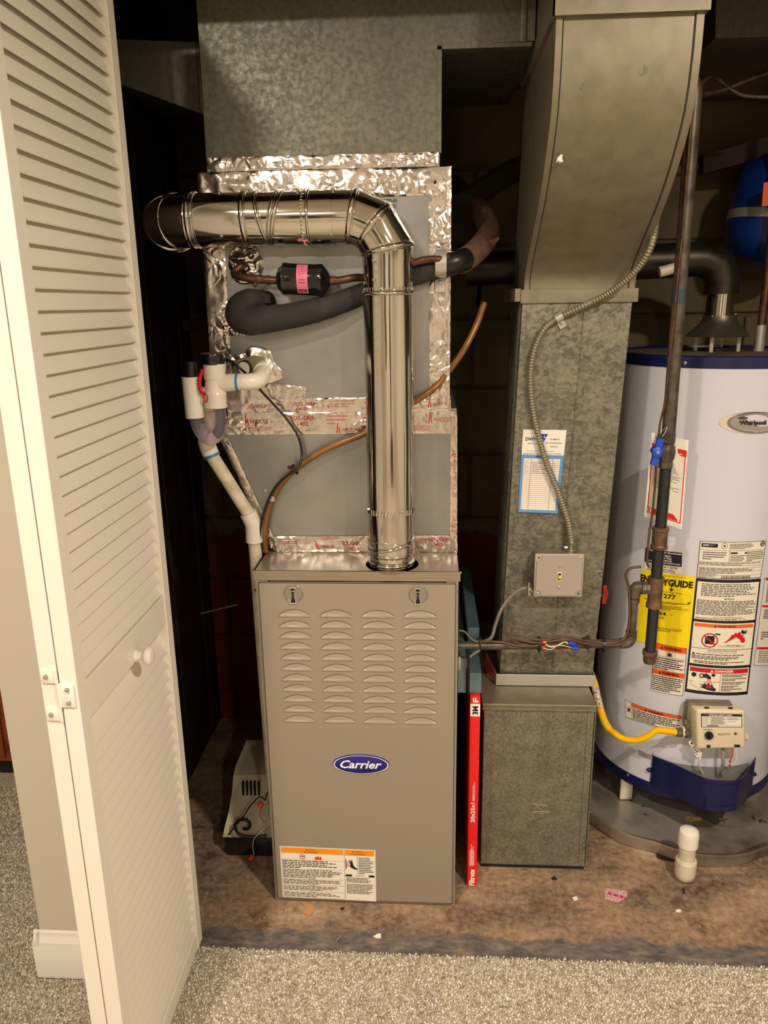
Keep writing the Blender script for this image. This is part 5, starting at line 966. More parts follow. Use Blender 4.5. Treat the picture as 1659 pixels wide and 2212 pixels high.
sticker('warning_label', [(1415, 1387), (1484, 1400), (1475, 1503), (1406, 1490)], lab_warn2)
def lab_wide(p):
    p.frame(0, 0, 1, 1, 0.004, 0.02, K, 2); p.quad(0.125, 0.01, 0.13, 0.99, K, 2); p.quad(0.13, 0.03, 0.99, 0.25, (240, 92, 30), 2); p.text('WARNING', 0.44, 0.07, 0.70, 0.21, (70, 16, 8), 3, bold=0.05); p.poly([(0.37, 0.21), (0.395, 0.07), (0.42, 0.21)], (70, 16, 8), 3)
    p.poly([(0.03, 0.35), (0.06, 0.45), (0.07, 0.32), (0.08, 0.45), (0.11, 0.34), (0.09, 0.5), (0.11, 0.66), (0.075, 0.56), (0.04, 0.66), (0.05, 0.5)], K, 3); p.lines(0.15, 0.29, 0.97, 0.95, 6, K, 3, 0.5)
sticker('warning_label', [(1352, 1511), (1474, 1546), (1475, 1578), (1353, 1548)], lab_wide)
def lab_side(p):
    p.frame(0, 0, 1, 1, 0.006, 0.004, GR, 2)
    for v in (0.0, 0.30, 0.78): p.quad(0.02, v+0.005, 0.98, v+0.03, (196, 20, 40), 2)
    p.lines(0.06, 0.05, 0.95, 0.28, 12, K, 3, 0.45); p.lines(0.06, 0.35, 0.5, 0.46, 6, K, 3, 0.45); p.disc(0.35, 0.68, 0.10, 0.045, GR, 3, 0.85); p.lines(0.06, 0.60, 0.2, 0.7, 4, K, 3, 0.4); p.lines(0.06, 0.82, 0.95, 0.97, 6, GR, 3, 0.4)
sticker('instruction_label', [(1651, 1247), (1740, 1240), (1720, 1425), (1627, 1437)], lab_side, (222, 214, 202))
# gas control
gv = thing('gas_control', 'cream gas control valve box with status label on the heater front', 'gas valve', (0.74, 1.80, 0.31))
tl, tr, br_, bl_ = P(1505, 1533, Y=1.766), P(1610, 1535, Y=1.766), P(1611, 1617, Y=1.760), P(1507, 1619, Y=1.760)
b = MB(); back = [Vector((v.x+(0.003 if k in (1, 2) else -0.008), 1.797, v.z-0.003*(k < 2))) for k, v in enumerate((tl, tr, br_, bl_))]
bmh = bmesh.new(); vs = [bmh.verts.new(v) for v in (tl, tr, br_, bl_)]+[bmh.verts.new(v) for v in back]
for f_ in ((0, 3, 2, 1), (4, 5, 6, 7), (0, 1, 5, 4), (1, 2, 6, 5), (2, 3, 7, 6), (3, 0, 4, 7)): bmh.faces.new([vs[i] for i in f_])
bmesh.ops.bevel(bmh, geom=bmh.edges[:], offset=0.0062, segments=3, affect='EDGES', profile=0.5); b.bm(bmh); b.build('housing', M['valvep'], gv)
fmv = planemap(tl, tr, br_, bl_); fm2 = lambda u, v, d=0: fmv(u, v, d)+Vector((0, -0.0004, 0))
pr = Print(fm2); pr.quad(0.085, 0.085, 0.93, 0.43, K, 1); pr.quad(0.10, 0.155, 0.915, 0.415, (236, 230, 216), 2); pr.quad(0.10, 0.097, 0.915, 0.10, (236, 230, 216), 2)
o = pr.build('status_label', gv); pr = Print(fm2); pr.text('STATUS LIGHT CODE', 0.25, 0.105, 0.72, 0.145, WH, 3, bold=0.03)
for u in (0.19, 0.27, 0.60): pr.quad(u, 0.16, u+0.003, 0.37, K, 3)
pr.quad(0.10, 0.37, 0.915, 0.374, K, 3); pr.lines(0.11, 0.165, 0.26, 0.36, 7, GR, 3, 0.3); pr.lines(0.285, 0.165, 0.59, 0.36, 7, K, 3, 0.5); pr.lines(0.62, 0.175, 0.89, 0.25, 4, K, 3, 0.4); pr.lines(0.64, 0.28, 0.86, 0.30, 1, K, 3, 0.5); pr.quad(0.2, 0.382, 0.43, 0.405, K, 3)
pr.lines(0.12, 0.48, 0.36, 0.51, 2, K, 2, 0.4); pr.lines(0.42, 0.59, 0.70, 0.64, 4, (150, 136, 110), 2, 0.5)
for k in range(9):
    a = PI*0.75+k*PI*0.19; 
    pr.quad(0.235+0.135*math.cos(a)-0.006, 0.63+0.15*math.sin(a)-0.004, 0.235+0.135*math.cos(a)+0.008, 0.63+0.15*math.sin(a)+0.004, (60, 54, 50), 2)
pr.build('printing', gv)
kc = fm2(0.235, 0.63, 0); b = MB(); b.lathe([(0.0108, 0), (0.0108, 0.004), (0.0098, 0.006), (0, 0.0062)], kc, (0, -1, -0.06), 28); kn = b.build('knob', M['gloss'], gv); b = MB(); b.box(kc.x-0.0015, kc.x+0.0015, kc.y-0.0095, kc.y-0.0058, kc.z-0.009, kc.z+0.009); b.build('grip', M['gloss'], kn, smooth=False)
sw = fm2(0.79, 0.60, 0); b = MB(); b.lathe([(0.0035, 0), (0.0035, 0.001), (0, 0.001)], sw, (0, -1, 0), 14); b.build('sight_glass', ink(96, 40, 36), gv)
for u, w_ in ((0.19, 0.075), (0.765, 0.115)):
    a, c = fm2(u, 0.885), fm2(u+w_, 0.96); b = MB(); b.box(a.x, c.x, a.y-0.001, a.y+0.01, c.z, a.z, 0.001, seg=1); b.build('black_clip', M['black'], gv)
for u in (0.19, 0.68):
    a = fm2(u, 0.005); b = MB(); b.tube([(a.x, a.y+0.010, a.z+0.001), (a.x+0.010, a.y+0.010, a.z+0.001)], 0.0030, 8); b.build('top_clip', M['black'], gv)
b = MB(); b.box(back[0].x-0.006, back[0].x+0.020, 1.790, 1.822, tl.z-0.050, tl.z-0.006, 0.004); b.box(back[0].x-0.009, back[0].x, 1.793, 1.812, tl.z-0.060, tl.z-0.046, 0.002); b.box(back[0].x-0.003, tr.x-0.02, 1.796, 1.82, bl_.z+0.01, tl.z+0.001, 0.003); b.build('valve_body', M['galvt'], gv)
b = MB(); b.lathe([(0.016, 0), (0.016, 0.006), (0.013, 0.007), (0.013, 0.012)], (tl.x-0.021, 1.795, P(1500, 1582, Y=1.795).z), (1, 0, 0), 6); b.build('inlet_nut', M['valvep'], gv, angle=20)
b = MB(); b.lathe([(0.010, 0), (0.010, 0.004), (0.008, 0.02), (0.011, 0.036)], (tr.x-0.004, 1.80, br_.z+0.010), (1, 0.35, -0.2), 20); b.build('side_boss', M['valvep'], gv)
b = MB(); b.box(0.700, 0.775, 1.80, HY-HR+0.003, bl_.z+0.01, tl.z-0.01, 0.004); b.build('mounting_block', M['galvt'], gv)
ct_ = planemap(P(1487, 1603, Y=1.79), P(1497, 1596, Y=1.79), P(1516, 1630, Y=1.79), P(1506, 1637, Y=1.79)); b = MB(); b.slab(lambda u, v: ct_(u, v), 1, 4, (0, 0.0008, 0)); tg = b.build('hang_tag', M['paper'], gv); pr = Print(lambda u, v, d=0: ct_(u, v, d)); pr.lines(0.15, 0.35, 0.85, 0.9, 4, K, 1, 0.4); pr.quad(0.25, 0.10, 0.7, 0.2, K, 1); pr.build('printing', tg)
# burner access shroud (navy), bulging forward with a rounded right nose
zs1 = P(1480, 1650, Y=1.79).z
bsx = []
def hs(x): return HY-math.sqrt(max(0, (HR+0.002)**2-(x-HX)**2))
plan = [(0.608, hs(0.608)-0.001), (0.612, hs(0.612)-0.010), (0.640, 1.826), (0.668, 1.798), (0.696, 1.770), (0.713, 1.753), (0.732, 1.7455), (0.756, 1.744), (0.780, 1.7455), (0.800, 1.753), (0.822, 1.776), (0.845, 1.808), (0.870, 1.836), (0.880, hs(0.880)-0.001)]
pc_ = curve([Vector((x, y, 0)) for x, y in plan], 4)
tops = lambda x: 0.262-0.05*0; ztop_ = 0.243; zbot_ = 0.152
b = MB(); b.ring([[(p.x, p.y, z) for p in pc_]+[(p.x, p.y+0.004, z) for p in reversed(pc_)] for z in (zbot_, ztop_)], True); sh_ = b.build('burner_shroud', M['blue'], wh, angle=30)
b = MB(); b.ring([[(p.x, p.y-0.0018, z) for p in pc_[20:36]]+[(p.x, p.y+0.001, z) for p in reversed(pc_[20:36])] for z in (ztop_-0.016, ztop_-0.011)], True); b.build('pressed_rib', M['blue'], sh_, angle=30)
b = MB(); b.ring([[(p.x, p.y-0.0018, z) for p in pc_[20:36]]+[(p.x, p.y+0.001, z) for p in reversed(pc_[20:36])] for z in (zbot_+0.014, zbot_+0.018)], True); b.build('pressed_rib', M['blue'], sh_, angle=30)
b = MB(); b.add([(p.x, p.y+0.004, zbot_+0.002) for p in pc_]+[(HX, HY-0.22, zbot_+0.002)], [list(range(len(pc_)+1))]); b.build('shroud_floor', M['slot'], sh_, smooth=False)
a0, z0_ = CYL(1381, 1625, HR+0.003); a1, z1_ = CYL(1416, 1640, HR+0.003)
b = MB(); b.slab(lambda u, v: Vector((HX+(HR+0.003)*math.sin(a0+(a1-a0)*u), HY-(HR+0.003)*math.cos(a0+(a1-a0)*u), z0_+(z1_-z0_)*u-(v-0.5)*0.013)), 6, 2, (0, 0.002, 0)); b.build('shroud_strap', M['strip'], wh, smooth=False)
for px, py in ((1402, 1663), (1629, 1672)):
    a, z = CYL(px, py, HR+0.003); b = MB(); b.lathe([(0.006, 0), (0.006, 0.006), (0.003, 0.009)], (HX+HR*math.sin(a), HY-HR*math.cos(a), z), (math.sin(a), -math.cos(a), 0), 10); b.build('shroud_clip', M['blue'], wh)
# burner opening behind, feed tube and wires
b = MB(); b.lathe([(0, 0), (0.02, 0)], (0, 0, 0), (0, 0, 1), 4) if 0 else None
a_, _z = CYL(1500, 1660); a_2, _ = CYL(1620, 1660)
b = MB(); b.grid(lambda u, v: Vector((HX+(HR+0.001)*math.sin(-0.55+1.0*u), HY-(HR+0.001)*math.cos(-0.55+1.0*u), 0.135+0.10*v)), 16, 2); b.build('burner_door', M['strip'], wh)
zg = bl_.z
cable('burner_feed', [(1562, 1618, 1.785), (1562, 1635, 1.785), (1561, 1655, 1.79), (1556, 1668, 1.80), (1558, 1676, 1.82)], 0.0042, M['strip'], 'ribbed silver gas feed tube from the control down into the shroud', 'tube')
cable('thermocouple_wire', [(1590, 1618, 1.765), (1592, 1634, 1.77), (1586, 1647, 1.775), (1576, 1650, 1.785), (1566, 1644, 1.80)], 0.0012, M['paper'], 'white wire looping from the control to the burner', 'wire')
cable('thermocouple_wire', [(1583, 1618, 1.775), (1582, 1632, 1.78), (1578, 1642, 1.79), (1576, 1655, 1.81)], 0.0018, M['orange'], 'orange wire under the control box of the water heater', 'wire')
cable('pilot_tube', [(1515, 1622, 1.79), (1512, 1640, 1.79), (1510, 1656, 1.80), (1518, 1672, 1.82)], 0.0028, M['pvc'], 'white sleeve hanging left of the ribbed silver feed tube', 'tube')
# draft hood, stub and flue
df = thing('draft_hood', 'dull grey draft hood on legs above the water heater', 'draft hood', (HX, HY, zT+0.022))
zh = P(1550, 726, Y=HY).z
b = MB(); b.lathe([(0.079, 0), (0.080, 0.002), (0.066, 0.014), (0.050, 0.030), (0.042, 0.042), (0.040, 0.052), (0.034, 0.052)], (0.748, HY, zh), (0, 0, 1), 48, cap=False); b.build('cone', mat('dark_galvanised', srgb(112, 106, 92), 0.42, 0.8), df)
for a in (-0.6, 1.0, 2.6, 4.2):
    x, y = 0.748+0.052*math.sin(a), HY-0.052*math.cos(a); b = MB(); b.box(x-0.0045, x+0.0045, y-0.001, y+0.001, zT+0.022, zh+0.012); b.build('leg', M['strip'], df, smooth=False)
b = MB(); b.lathe([(0.030, 0), (0.030, 0.013)], (0.748, HY, zT+0.021), (0, 0, 1), 28); b.build('collar', M['slot'], df)
hf = thing('heater_flue', 'dark round flue rising from the draft hood and turning left', 'pipe', (0.76, HY, zh+0.05))
zfl = P(1430, 562, Y=HY).z
b = MB(); b.lathe([(0.0335, 0), (0.0335, 0.078)], (0.745, HY, zh+0.046), (0, 0, 1), 40, cap=False); b.build('stub', M['pipe'], hf)
b = MB(); b.mitre([(0.745, HY, zh+0.105), (0.745, HY, zfl-0.050), (0.728, HY, zfl-0.014), (0.690, HY, zfl), (0.62, HY+0.005, zfl)], 0.042, 40, cap=False); b.build('elbow', mat('shade_darkened_flue', srgb(62, 55, 45), 0.4, 0.7, var=(12, srgb(48, 43, 36), 0.4, 0.6)), hf, angle=12)  # elbow and run coloured darker, putting the shade above the heater into them
b = MB(); b.mitre([(0.66, HY+0.004, zfl), (0.10, HY+0.06, zfl-0.012)], 0.043, 36); b.build('horizontal_run', bpy.data.materials['shade_darkened_flue'], hf)
for px, py in ((1540, 684), (1590, 679)):
    screwhead(P(px, py, Y=HY-0.03), (0.3, -1, 0), 0.003, 'screw', hf)
hw = thing('copper_water_pipe', 'dull copper water pipe rising from the heater top right of the flue', 'pipe', (0.86, HY, zT+0.03)); 
pa, pb2 = P(1640, 745, Y=HY), P(1656, 430, Y=HY)
b = MB(); b.tube([pa, (pa.x+0.003, HY, 1.95)], 0.0105, 16); b.build('riser', M['copper'], hw); b = MB(); b.lathe([(0.013, 0), (0.013, 0.032)], (pa.x, HY, zT+0.02), (0, 0, 1), 16); b.lathe([(0.0118, 0.02), (0.0118, 0.06)], (pa.x, HY, zT+0.03), (0, 0, 1), 16); b.build('nipple', M['strip'], hw)
# pvc relief fittings left of the gas riser
cable('relief_pipe', [(1424, 588, 2.0), (1440, 584, 2.0), (1466, 576, 2.0)], 0.013, M['pvcd'], 'dim white plastic pipe end behind the copper coloured wires', 'pipe')
# expansion tank
et = thing('expansion_tank', 'blue expansion tank held by a silver strap behind the heater', 'tank', P(1660, 480, Y=2.2))
tc_ = P(1670, 455, Y=2.2); b = MB(); R0 = 0.108
b.lathe([(0.0, -0.140), (0.05, -0.134), (0.088, -0.112), (R0, -0.07), (R0, 0.07), (0.088, 0.112), (0.05, 0.134), (0, 0.140)], tc_, (0.10, 0, 1), 48, cap=False); b.build('tank_body', M['bluetank'], et)
b = MB(); b.lathe([(R0+0.0015, -0.012), (R0+0.003, -0.011), (R0+0.003, 0.011), (R0+0.0015, 0.012)], tc_+Vector((0, 0, -0.02)), (0.14, 0, 1), 48, cap=False); b.build('strap', M['strip'], et)
b = MB(); pq = [P(1650, 395, Y=2.06), P(1700, 385, Y=2.06), P(1700, 440, Y=2.06), P(1646, 446, Y=2.06)]; b.prism(pq, (0, 0.004, 0), (0, 0, 0)); b.build('orange_label', M['orange'], et, smooth=False)
# drip pan
dp = thing('drip_pan', 'round dented aluminium drip pan under the water heater', 'pan', (0.74, 2.05, 0))
PR = 0.325
def prad(a): return PR*(1+0.018*math.cos(5*a+0.8)+0.012*math.cos(9*a+2.1)+0.006*math.cos(14*a))
prof = [(-0.006, 0.0005), (0.002, 0.012), (0.004, 0.038), (0.0065, 0.0425), (0.0055, 0.0455), (0.001, 0.0445), (-0.002, 0.041), (-0.006, 0.036), (-0.016, 0.0345)]
b = MB(); N = 120; b.ring([[(0.74+(prad(2*PI*k/N)+dr)*math.cos(2*PI*k/N), 2.045+(prad(2*PI*k/N)+dr)*math.sin(2*PI*k/N), z+(0.0015*math.sin(7*2*PI*k/N) if z > 0.03 else 0)) for k in range(N)] for dr, z in prof], False)
b.ring([[(0.74+(prad(2*PI*k/N)-0.016)*t*math.cos(2*PI*k/N), 2.045+(prad(2*PI*k/N)-0.016)*t*math.sin(2*PI*k/N), 0.0345+0.0012*math.sin(t*9+5*2*PI*k/N)*(t < 1)) for k in range(N)] for t in (1, 0.93, 0.86, 0.8, 0.7, 0.6, 0.3, 0.01)], False)
b.build('pan_body', M['pan'], dp, angle=50)
def stain(name, pts, m, z=0.0358):
    b = MB(); q_ = [P(x, y, Z=z) for x, y in pts]; b.prism([(p.x, p.y, z) for p in q_], (0, 0, 0.0006), (0, 0, 0)); return b.build(name, m, dp, smooth=False)
stain('rust_patch', [(1480, 1768), (1486, 1763), (1500, 1765), (1516, 1766), (1518, 1771), (1508, 1774), (1494, 1775), (1484, 1773)], mat('yellow_rust', srgb(186, 156, 96), 0.8, var=(200, srgb(140, 110, 70), 0.45, 0.6)))
fk = mat('dark_flakes', srgb(58, 44, 36), 0.8)
for pts in ([(1356, 1716), (1359, 1716), (1366, 1732), (1363, 1731)], [(1386, 1741), (1391, 1739), (1392, 1742), (1386, 1743)], [(1392, 1757), (1399, 1760), (1397, 1762), (1391, 1759)], [(1623, 1763), (1627, 1762), (1632, 1770), (1627, 1770)], [(1638, 1771), (1645, 1768), (1649, 1773), (1642, 1778)], [(1651, 1773), (1656, 1774), (1655, 1777), (1650, 1776)]): stain('flake', pts, fk)

# ============================================================ YELLOW CONNECTOR + HANGING TAG
yc = thing('gas_connector', 'yellow coated flexible gas connector curving to the heater control', 'hose', P(1380, 1590, Y=1.8))
yp = [(1276, 1456, 1.862), (1284, 1478, 1.85), (1290, 1505, 1.84), (1299, 1540, 1.83), (1311, 1568, 1.82), (1330, 1586, 1.81), (1352, 1597, 1.80), (1378, 1598, 1.795), (1402, 1589, 1.79), (1418, 1578, 1.79), (1440, 1579, 1.79), (1463, 1582, 1.792)]
yy = evenly(curve([P(*p[:2], Y=p[2]) for p in yp], 14), 0.0010); ns_ = int(len(yy)*0.44)
b = MB(); b.tube(yy[:ns_+2], 0.0098, 16); b.build('smooth_sleeve', M['yellow'], yc)
b = MB(); b.tube(yy[ns_:], 0.009, 14, rf=lambda i: (0.0070, 0.0086, 0.0094, 0.0086)[i % 4]); b.build('corrugated_hose', M['yellow'], yc, angle=80)
k0 = int(ns_*0.22); k1 = int(ns_*0.60); b = MB(); b.tube(yy[k0:k1], 0.0101, 16); b.build('printed_band', mat('printed_white_band', srgb(216, 202, 180), 0.5, var=(160, srgb(130, 96, 84), 0.52, 0.60)), yc)
a = yy[-1]; b = MB(); b.lathe([(0.0095, 0), (0.012, 0.002), (0.0125, 0.012), (0.010, 0.014), (0.010, 0.018), (0.0135, 0.020), (0.0135, 0.030)], a-Vector((0.003, 0, 0)), (1, 0.02, -0.03), 8); b.build('flare_nut', M['iron'], yc, angle=25)
ht = thing('hanging_tag', 'white card with red borders hung behind the gas pipe valve', 'tag', P(1445, 1050, Y=1.775))
q = [P(1408, 934, Y=1.765), P(1488, 951, Y=1.785), P(1473, 1144, Y=1.80), P(1392, 1116, Y=1.785)]; hm = planemap(*q)
b = MB(); b.slab(lambda u, v: hm(u, v), 2, 2, (0, 0.0008, 0)); cd_ = b.build('card', M['paper'], ht, smooth=False); pr = Print(hm); RR = (222, 30, 28)
pr.quad(0.03, 0.115, 0.97, 0.19, RR, 1); pr.frame(0.05, 0.12, 0.95, 0.94, 0.028, 0.012, RR, 1); pr.quad(0.06, 0.86, 0.86, 0.925, RR, 1)
pr.text('DANGER', 0.22, 0.125, 0.62, 0.148, WH, 2, bold=0.03); pr.text('DO NOT OPEN CONNECTION', 0.12, 0.162, 0.86, 0.176, WH, 2, bold=0.02); pr.lines(0.1, 0.035, 0.3, 0.06, 2, K, 1, 0.4)
pr.lines(0.12, 0.23, 0.88, 0.62, 24, (90, 80, 84), 1, 0.4, 0.5)
for k in range(7): pr.quad(0.12, 0.66+0.025*k, 0.80, 0.662+0.025*k, GR, 1)
pr.disc(0.14, 0.90, 0.08, 0.035, WH, 2, 0.8); pr.poly([(0.14, 0.875), (0.175, 0.90), (0.14, 0.925), (0.105, 0.90)], WH, 3); pr.lines(0.3, 0.885, 0.8, 0.90, 1, WH, 2, 0.5, 0); pr.build('printing', cd_)
b = MB(); b.tube(curve([P(1424, 940, Y=1.765), P(1432, 930, Y=1.735), P(1441, 922, Y=1.712), P(1438, 932, Y=1.708), P(1430, 944, Y=1.71)], 6), 0.0007, 6); b.build('tie_wire', M['paper'], ht)

# ============================================================ WHITE STUB PIPE ON THE FLOOR
sp2 = thing('capped_pipe', 'short capped white plastic pipe standing on the floor before the pan', 'pipe', (0.652, 1.665, 0))
a = Vector((0.6545, 1.672, 0.001)); t_ = Vector((-0.005, -0.004, 1)).normalized()
b = MB(); b.lathe([(0.006, 0.0), (0.016, 0.003), (0.0235, 0.012), (0.026, 0.024), (0.026, 0.060), (0.0245, 0.062), (0.0245, 0.064), (0.021, 0.064)], a, t_, 32); b.build('bottom_fitting', M['pvcd'], sp2)
b = MB(); b.lathe([(0.0205, 0.06), (0.0205, 0.118)], a, t_, 32); b.build('pipe', M['pvcd'], sp2)
b = MB(); b.lathe([(0.0212, 0.106), (0.0245, 0.106), (0.0248, 0.140), (0.0225, 0.148), (0.014, 0.154), (0, 0.157)], a, t_, 32, cap=False); b.build('cap', M['pvc'], sp2)

# ============================================================ REFRIGERANT LINES
sl = thing('suction_line', 'thick black foam insulated suction line crossing the coil cabinet', 'insulated pipe', P(700, 650, Y=1.66))
pts = [(578, 652, 1.70), (560, 650, 1.672), (538, 650, 1.652), (520, 662, 1.642), (517, 682, 1.638), (535, 693, 1.636), (575, 690, 1.637), (640, 680, 1.642), (705, 664, 1.648), (770, 640, 1.668), (835, 614, 1.670), (890, 595, 1.668), (945, 580, 1.664), (985, 570, 1.667)]
cpts = curve([P(x, y, Y=Y) for x, y, Y in pts], 7); n_c = len(cpts)
def rsl(i):
    t = i/n_c
    return 0.0225+0.0075*math.exp(-((t-0.36)/0.20)**2)-0.002*max(0, t-0.6)+0.0012*noise.noise(Vector((i*0.4, 0, 0)))
b = MB(); b.tube(cpts, 0.02, 20, rf=rsl); b.build('foam_sleeve', M['foam'], sl)
c4 = [P(555, 628, Y=1.655), P(585, 638, Y=1.660), P(585, 656, Y=1.660), P(545, 655, Y=1.648)]
b = MB(); b.hexa([P(528, 626, Y=1.648), P(585, 636, Y=1.655), P(585, 655, Y=1.655), P(535, 652, Y=1.640)]+[P(528, 626, Y=1.686), P(585, 636, Y=1.688), P(585, 655, Y=1.688), P(535, 652, Y=1.680)]); b.build('cut_end', M['foam'], sl, angle=60)
b = MB(); b.hexa([P(505, 690, Y=1.606), P(562, 704, Y=1.612), P(535, 722, Y=1.618), P(529, 716, Y=1.618)]+[P(512, 698, Y=1.66), P(562, 704, Y=1.66), P(533, 722, Y=1.648), P(528, 717, Y=1.648)]); b.build('foam_flap', M['foam'], sl, smooth=False)
b = MB(); b.tube(curve([P(960, 574, Y=1.664), P(985, 566, Y=1.667), P(1004, 560, Y=1.69)], 5), 0.0235, 18); b.build('tape_wrap', M['black'], sl)
b = MB(); b.tube(curve([P(995, 566, Y=1.69), P(1022, 548, Y=1.74), P(1046, 522, Y=1.80), P(1056, 498, Y=1.86), P(1040, 460, Y=1.95), P(1010, 430, Y=2.1), P(985, 400, Y=2.3)], 6), 0.0255, 16); b.build('dusty_sleeve', mat('dusty_sleeve', srgb(104, 76, 56), 0.85, var=(30, srgb(74, 54, 40), 0.4, 0.7)), sl)
b = MB(); b.prism([P(990, 545, Y=1.70), P(1076, 512, Y=1.78), P(1079, 516, Y=1.78), P(1052, 540, Y=1.77), P(1018, 572, Y=1.73), P(996, 572, Y=1.70)], (0, 0.004, 0), (0, 0, 0)); b.build('stiff_flap', mat('brown_flap', srgb(120, 88, 62), 0.8), sl, smooth=False)
ll = thing('liquid_line', 'tarnished copper refrigerant line with black filter drier on the coil cabinet', 'pipe', P(600, 600, Y=1.67))
b = MB(); b.tube(curve([P(530, 572, Y=1.690), P(522, 574, Y=1.672), P(509, 585, Y=1.662), P(508, 593, Y=1.657), P(524, 599, Y=1.652), P(552, 603, Y=1.650), P(580, 605, Y=1.648), P(604, 606, Y=1.646)], 6), 0.0080, 14); b.build('copper_inlet', M['copper'], ll)
b = MB(); b.lathe([(0.0096, 0), (0.0096, 0.010)], P(556, 603, Y=1.650), (1, 0, -0.06), 14); b.lathe([(0.0096, 0), (0.0096, 0.008)], P(576, 605, Y=1.648), (1, 0, -0.06), 14); b.tube([P(556, 607, Y=1.650), P(548, 620, Y=1.648)], 0.004, 8); b.build('solder_sockets', M['copper'], ll)
a, c = P(600, 602, Y=1.640), P(711, 606, Y=1.640); L = (c-a).length
b = MB(); b.lathe([(0.009, -0.003), (0.022, 0.002), (0.029, 0.010), (0.0325, 0.012), (0.0325, 0.020), (0.0315, 0.022), (0.0315, L-0.026), (0.0325, L-0.024), (0.0325, L-0.014), (0.029, L-0.011), (0.020, L-0.003), (0.009, L+0.003)], a, (c-a), 40); fd = b.build('filter_drier', M['gloss'], ll, angle=40)
ax_ = (c-a).normalized(); e1_ = Vector((0, -1, 0)); e2_ = Vector((0, 0, 1)); k0 = 0.41; k1_ = 0.62
fdm = lambda u, v, d=0: a+ax_*(L*(k0+(k1_-k0)*u))+(e1_*math.cos(1.15-2.2*v)+e2_*math.sin(1.15-2.2*v))*(0.0319+d)
b = MB(); b.grid(lambda u, v: fdm(u, v), 1, 14); so = b.build('pink_sticker', M['pink'], fd)
pr = Print(fdm); pr.lines(0.15, 0.08, 0.85, 0.45, 6, (150, 70, 96), 1, 0.3); pr.text('CAP-032', 0.2, 0.52, 0.8, 0.56, K, 1, bold=0.02); pr.text('EK-032S', 0.2, 0.60, 0.8, 0.64, K, 1, bold=0.02); pr.quad(0.12, 0.83, 0.88, 0.93, K, 1); pr.text('Parker', 0.2, 0.845, 0.8, 0.915, (226, 116, 150), 2, bold=0.03); pr.build('printing', so)
b = MB(); b.tube(curve([P(708, 607, Y=1.640), P(730, 606, Y=1.642), P(765, 600, Y=1.652), P(800, 598, Y=1.664), P(850, 582, Y=1.648), P(900, 566, Y=1.642), P(930, 560, Y=1.640), P(948, 560, Y=1.640), P(980, 556, Y=1.66)], 7), 0.0078, 14); b.build('copper_outlet', M['copper'], ll)
b = MB(); b.lathe([(0.010, 0), (0.0085, 0.008), (0.0085, 0.016)], P(710, 606, Y=1.640), (1, 0, 0), 14); b.build('outlet_socket', M['copper'], ll)
sc_ = thing('pipe_strap', 'bright metal half strap clamping the black insulated line at the cabinet edge', 'strap', P(948, 600, Y=1.69))
pc0 = P(952, 569, Y=1.664); b = MB()
for r0_ in (0.0305, 0.0293):
    b.grid(lambda u, v: Vector((pc0.x-0.0115+0.023*v, pc0.y-r0_*math.sin(PI*(0.08+0.84*u)), pc0.z+r0_*math.cos(PI*(0.08+0.84*u))*0.98)), 18, 1)
b.build('loop', M['strip'], sc_); b = MB(); z_ = pc0.z-0.028; b.box(pc0.x-0.0125, pc0.x+0.011, 1.6835, 1.686, z_-0.030, z_+0.001, 0.001, seg=1); b.build('tab', M['strip'], sc_); screwhead((pc0.x-0.001, 1.6835, z_-0.010), (0, -1, 0), 0.004, 'screw', sc_)
cable('drain_tube', [(1046, 655, 1.78), (1030, 700, 1.76), (1005, 750, 1.74), (978, 790, 1.71), (938, 838, 1.675), (893, 869, 1.672), (838, 905, 1.672), (785, 937, 1.670), (735, 957, 1.668), (690, 978, 1.668), (640, 1012, 1.668), (605, 1048, 1.668), (583, 1090, 1.670), (573, 1130, 1.672), (571, 1165, 1.674), (574, 1192, 1.676)], 0.0072, M['tubing'], 'brown copper tubing curving across the coil cabinet behind the vent pipe', 'tubing', 8, 14)
a = P(588, 1076, Y=1.669); b = MB(); b.lathe([(0.0082, -0.006), (0.0082, 0.006)], a, (0.30, 0, 1), 14); tag(b.build('tubing_sleeve', M['strip']), 'short silver sleeve on the brown tubing near the furnace', 'sleeve')
cable('float_switch_wire', [(488, 776, 1.625), (500, 782, 1.62), (520, 797, 1.615), (545, 820, 1.64), (562, 842, 1.655), (590, 872, 1.668), (622, 908, 1.672), (645, 945, 1.672), (652, 985, 1.668), (642, 1010, 1.655), (620, 1028, 1.655), (598, 1048, 1.655), (580, 1080, 1.656), (568, 1115, 1.658), (562, 1150, 1.66), (566, 1190, 1.67)], 0.0030, M['black'], 'thin black wire looping from the condensate trap cap to the brown tubing', 'wire', 8, 10)
a = P(637, 1014, Y=1.662); b = MB(); b.lathe([(0.0115, -0.002), (0.0128, -0.002), (0.0128, 0.002), (0.0115, 0.002), (0.0115, -0.002)], a, (0.85, 0, 0.45), 18, cap=False); b.box(a.x-0.014, a.x-0.004, a.y-0.014, a.y-0.008, a.z+0.004, a.z+0.011); tag(b.build('cable_tie', M['black']), 'black cable tie joining the thin wire to the brown tubing', 'cable tie')
# background lines between cabinet and duct
cable('background_line', [(1000, 445, 2.0), (1045, 410, 2.05), (1090, 380, 2.1), (1130, 360, 2.15)], 0.030, M['foam'], 'very dark thick line rising right in the gap behind the cabinet', 'insulated pipe')
cable('background_cable', [(1048, 385, 2.2), (1046, 450, 2.2), (1043, 540, 2.2), (1038, 600, 2.2), (1032, 660, 2.15)], 0.006, M['black'], 'dark cable hanging in the gap before the block wall', 'cable')

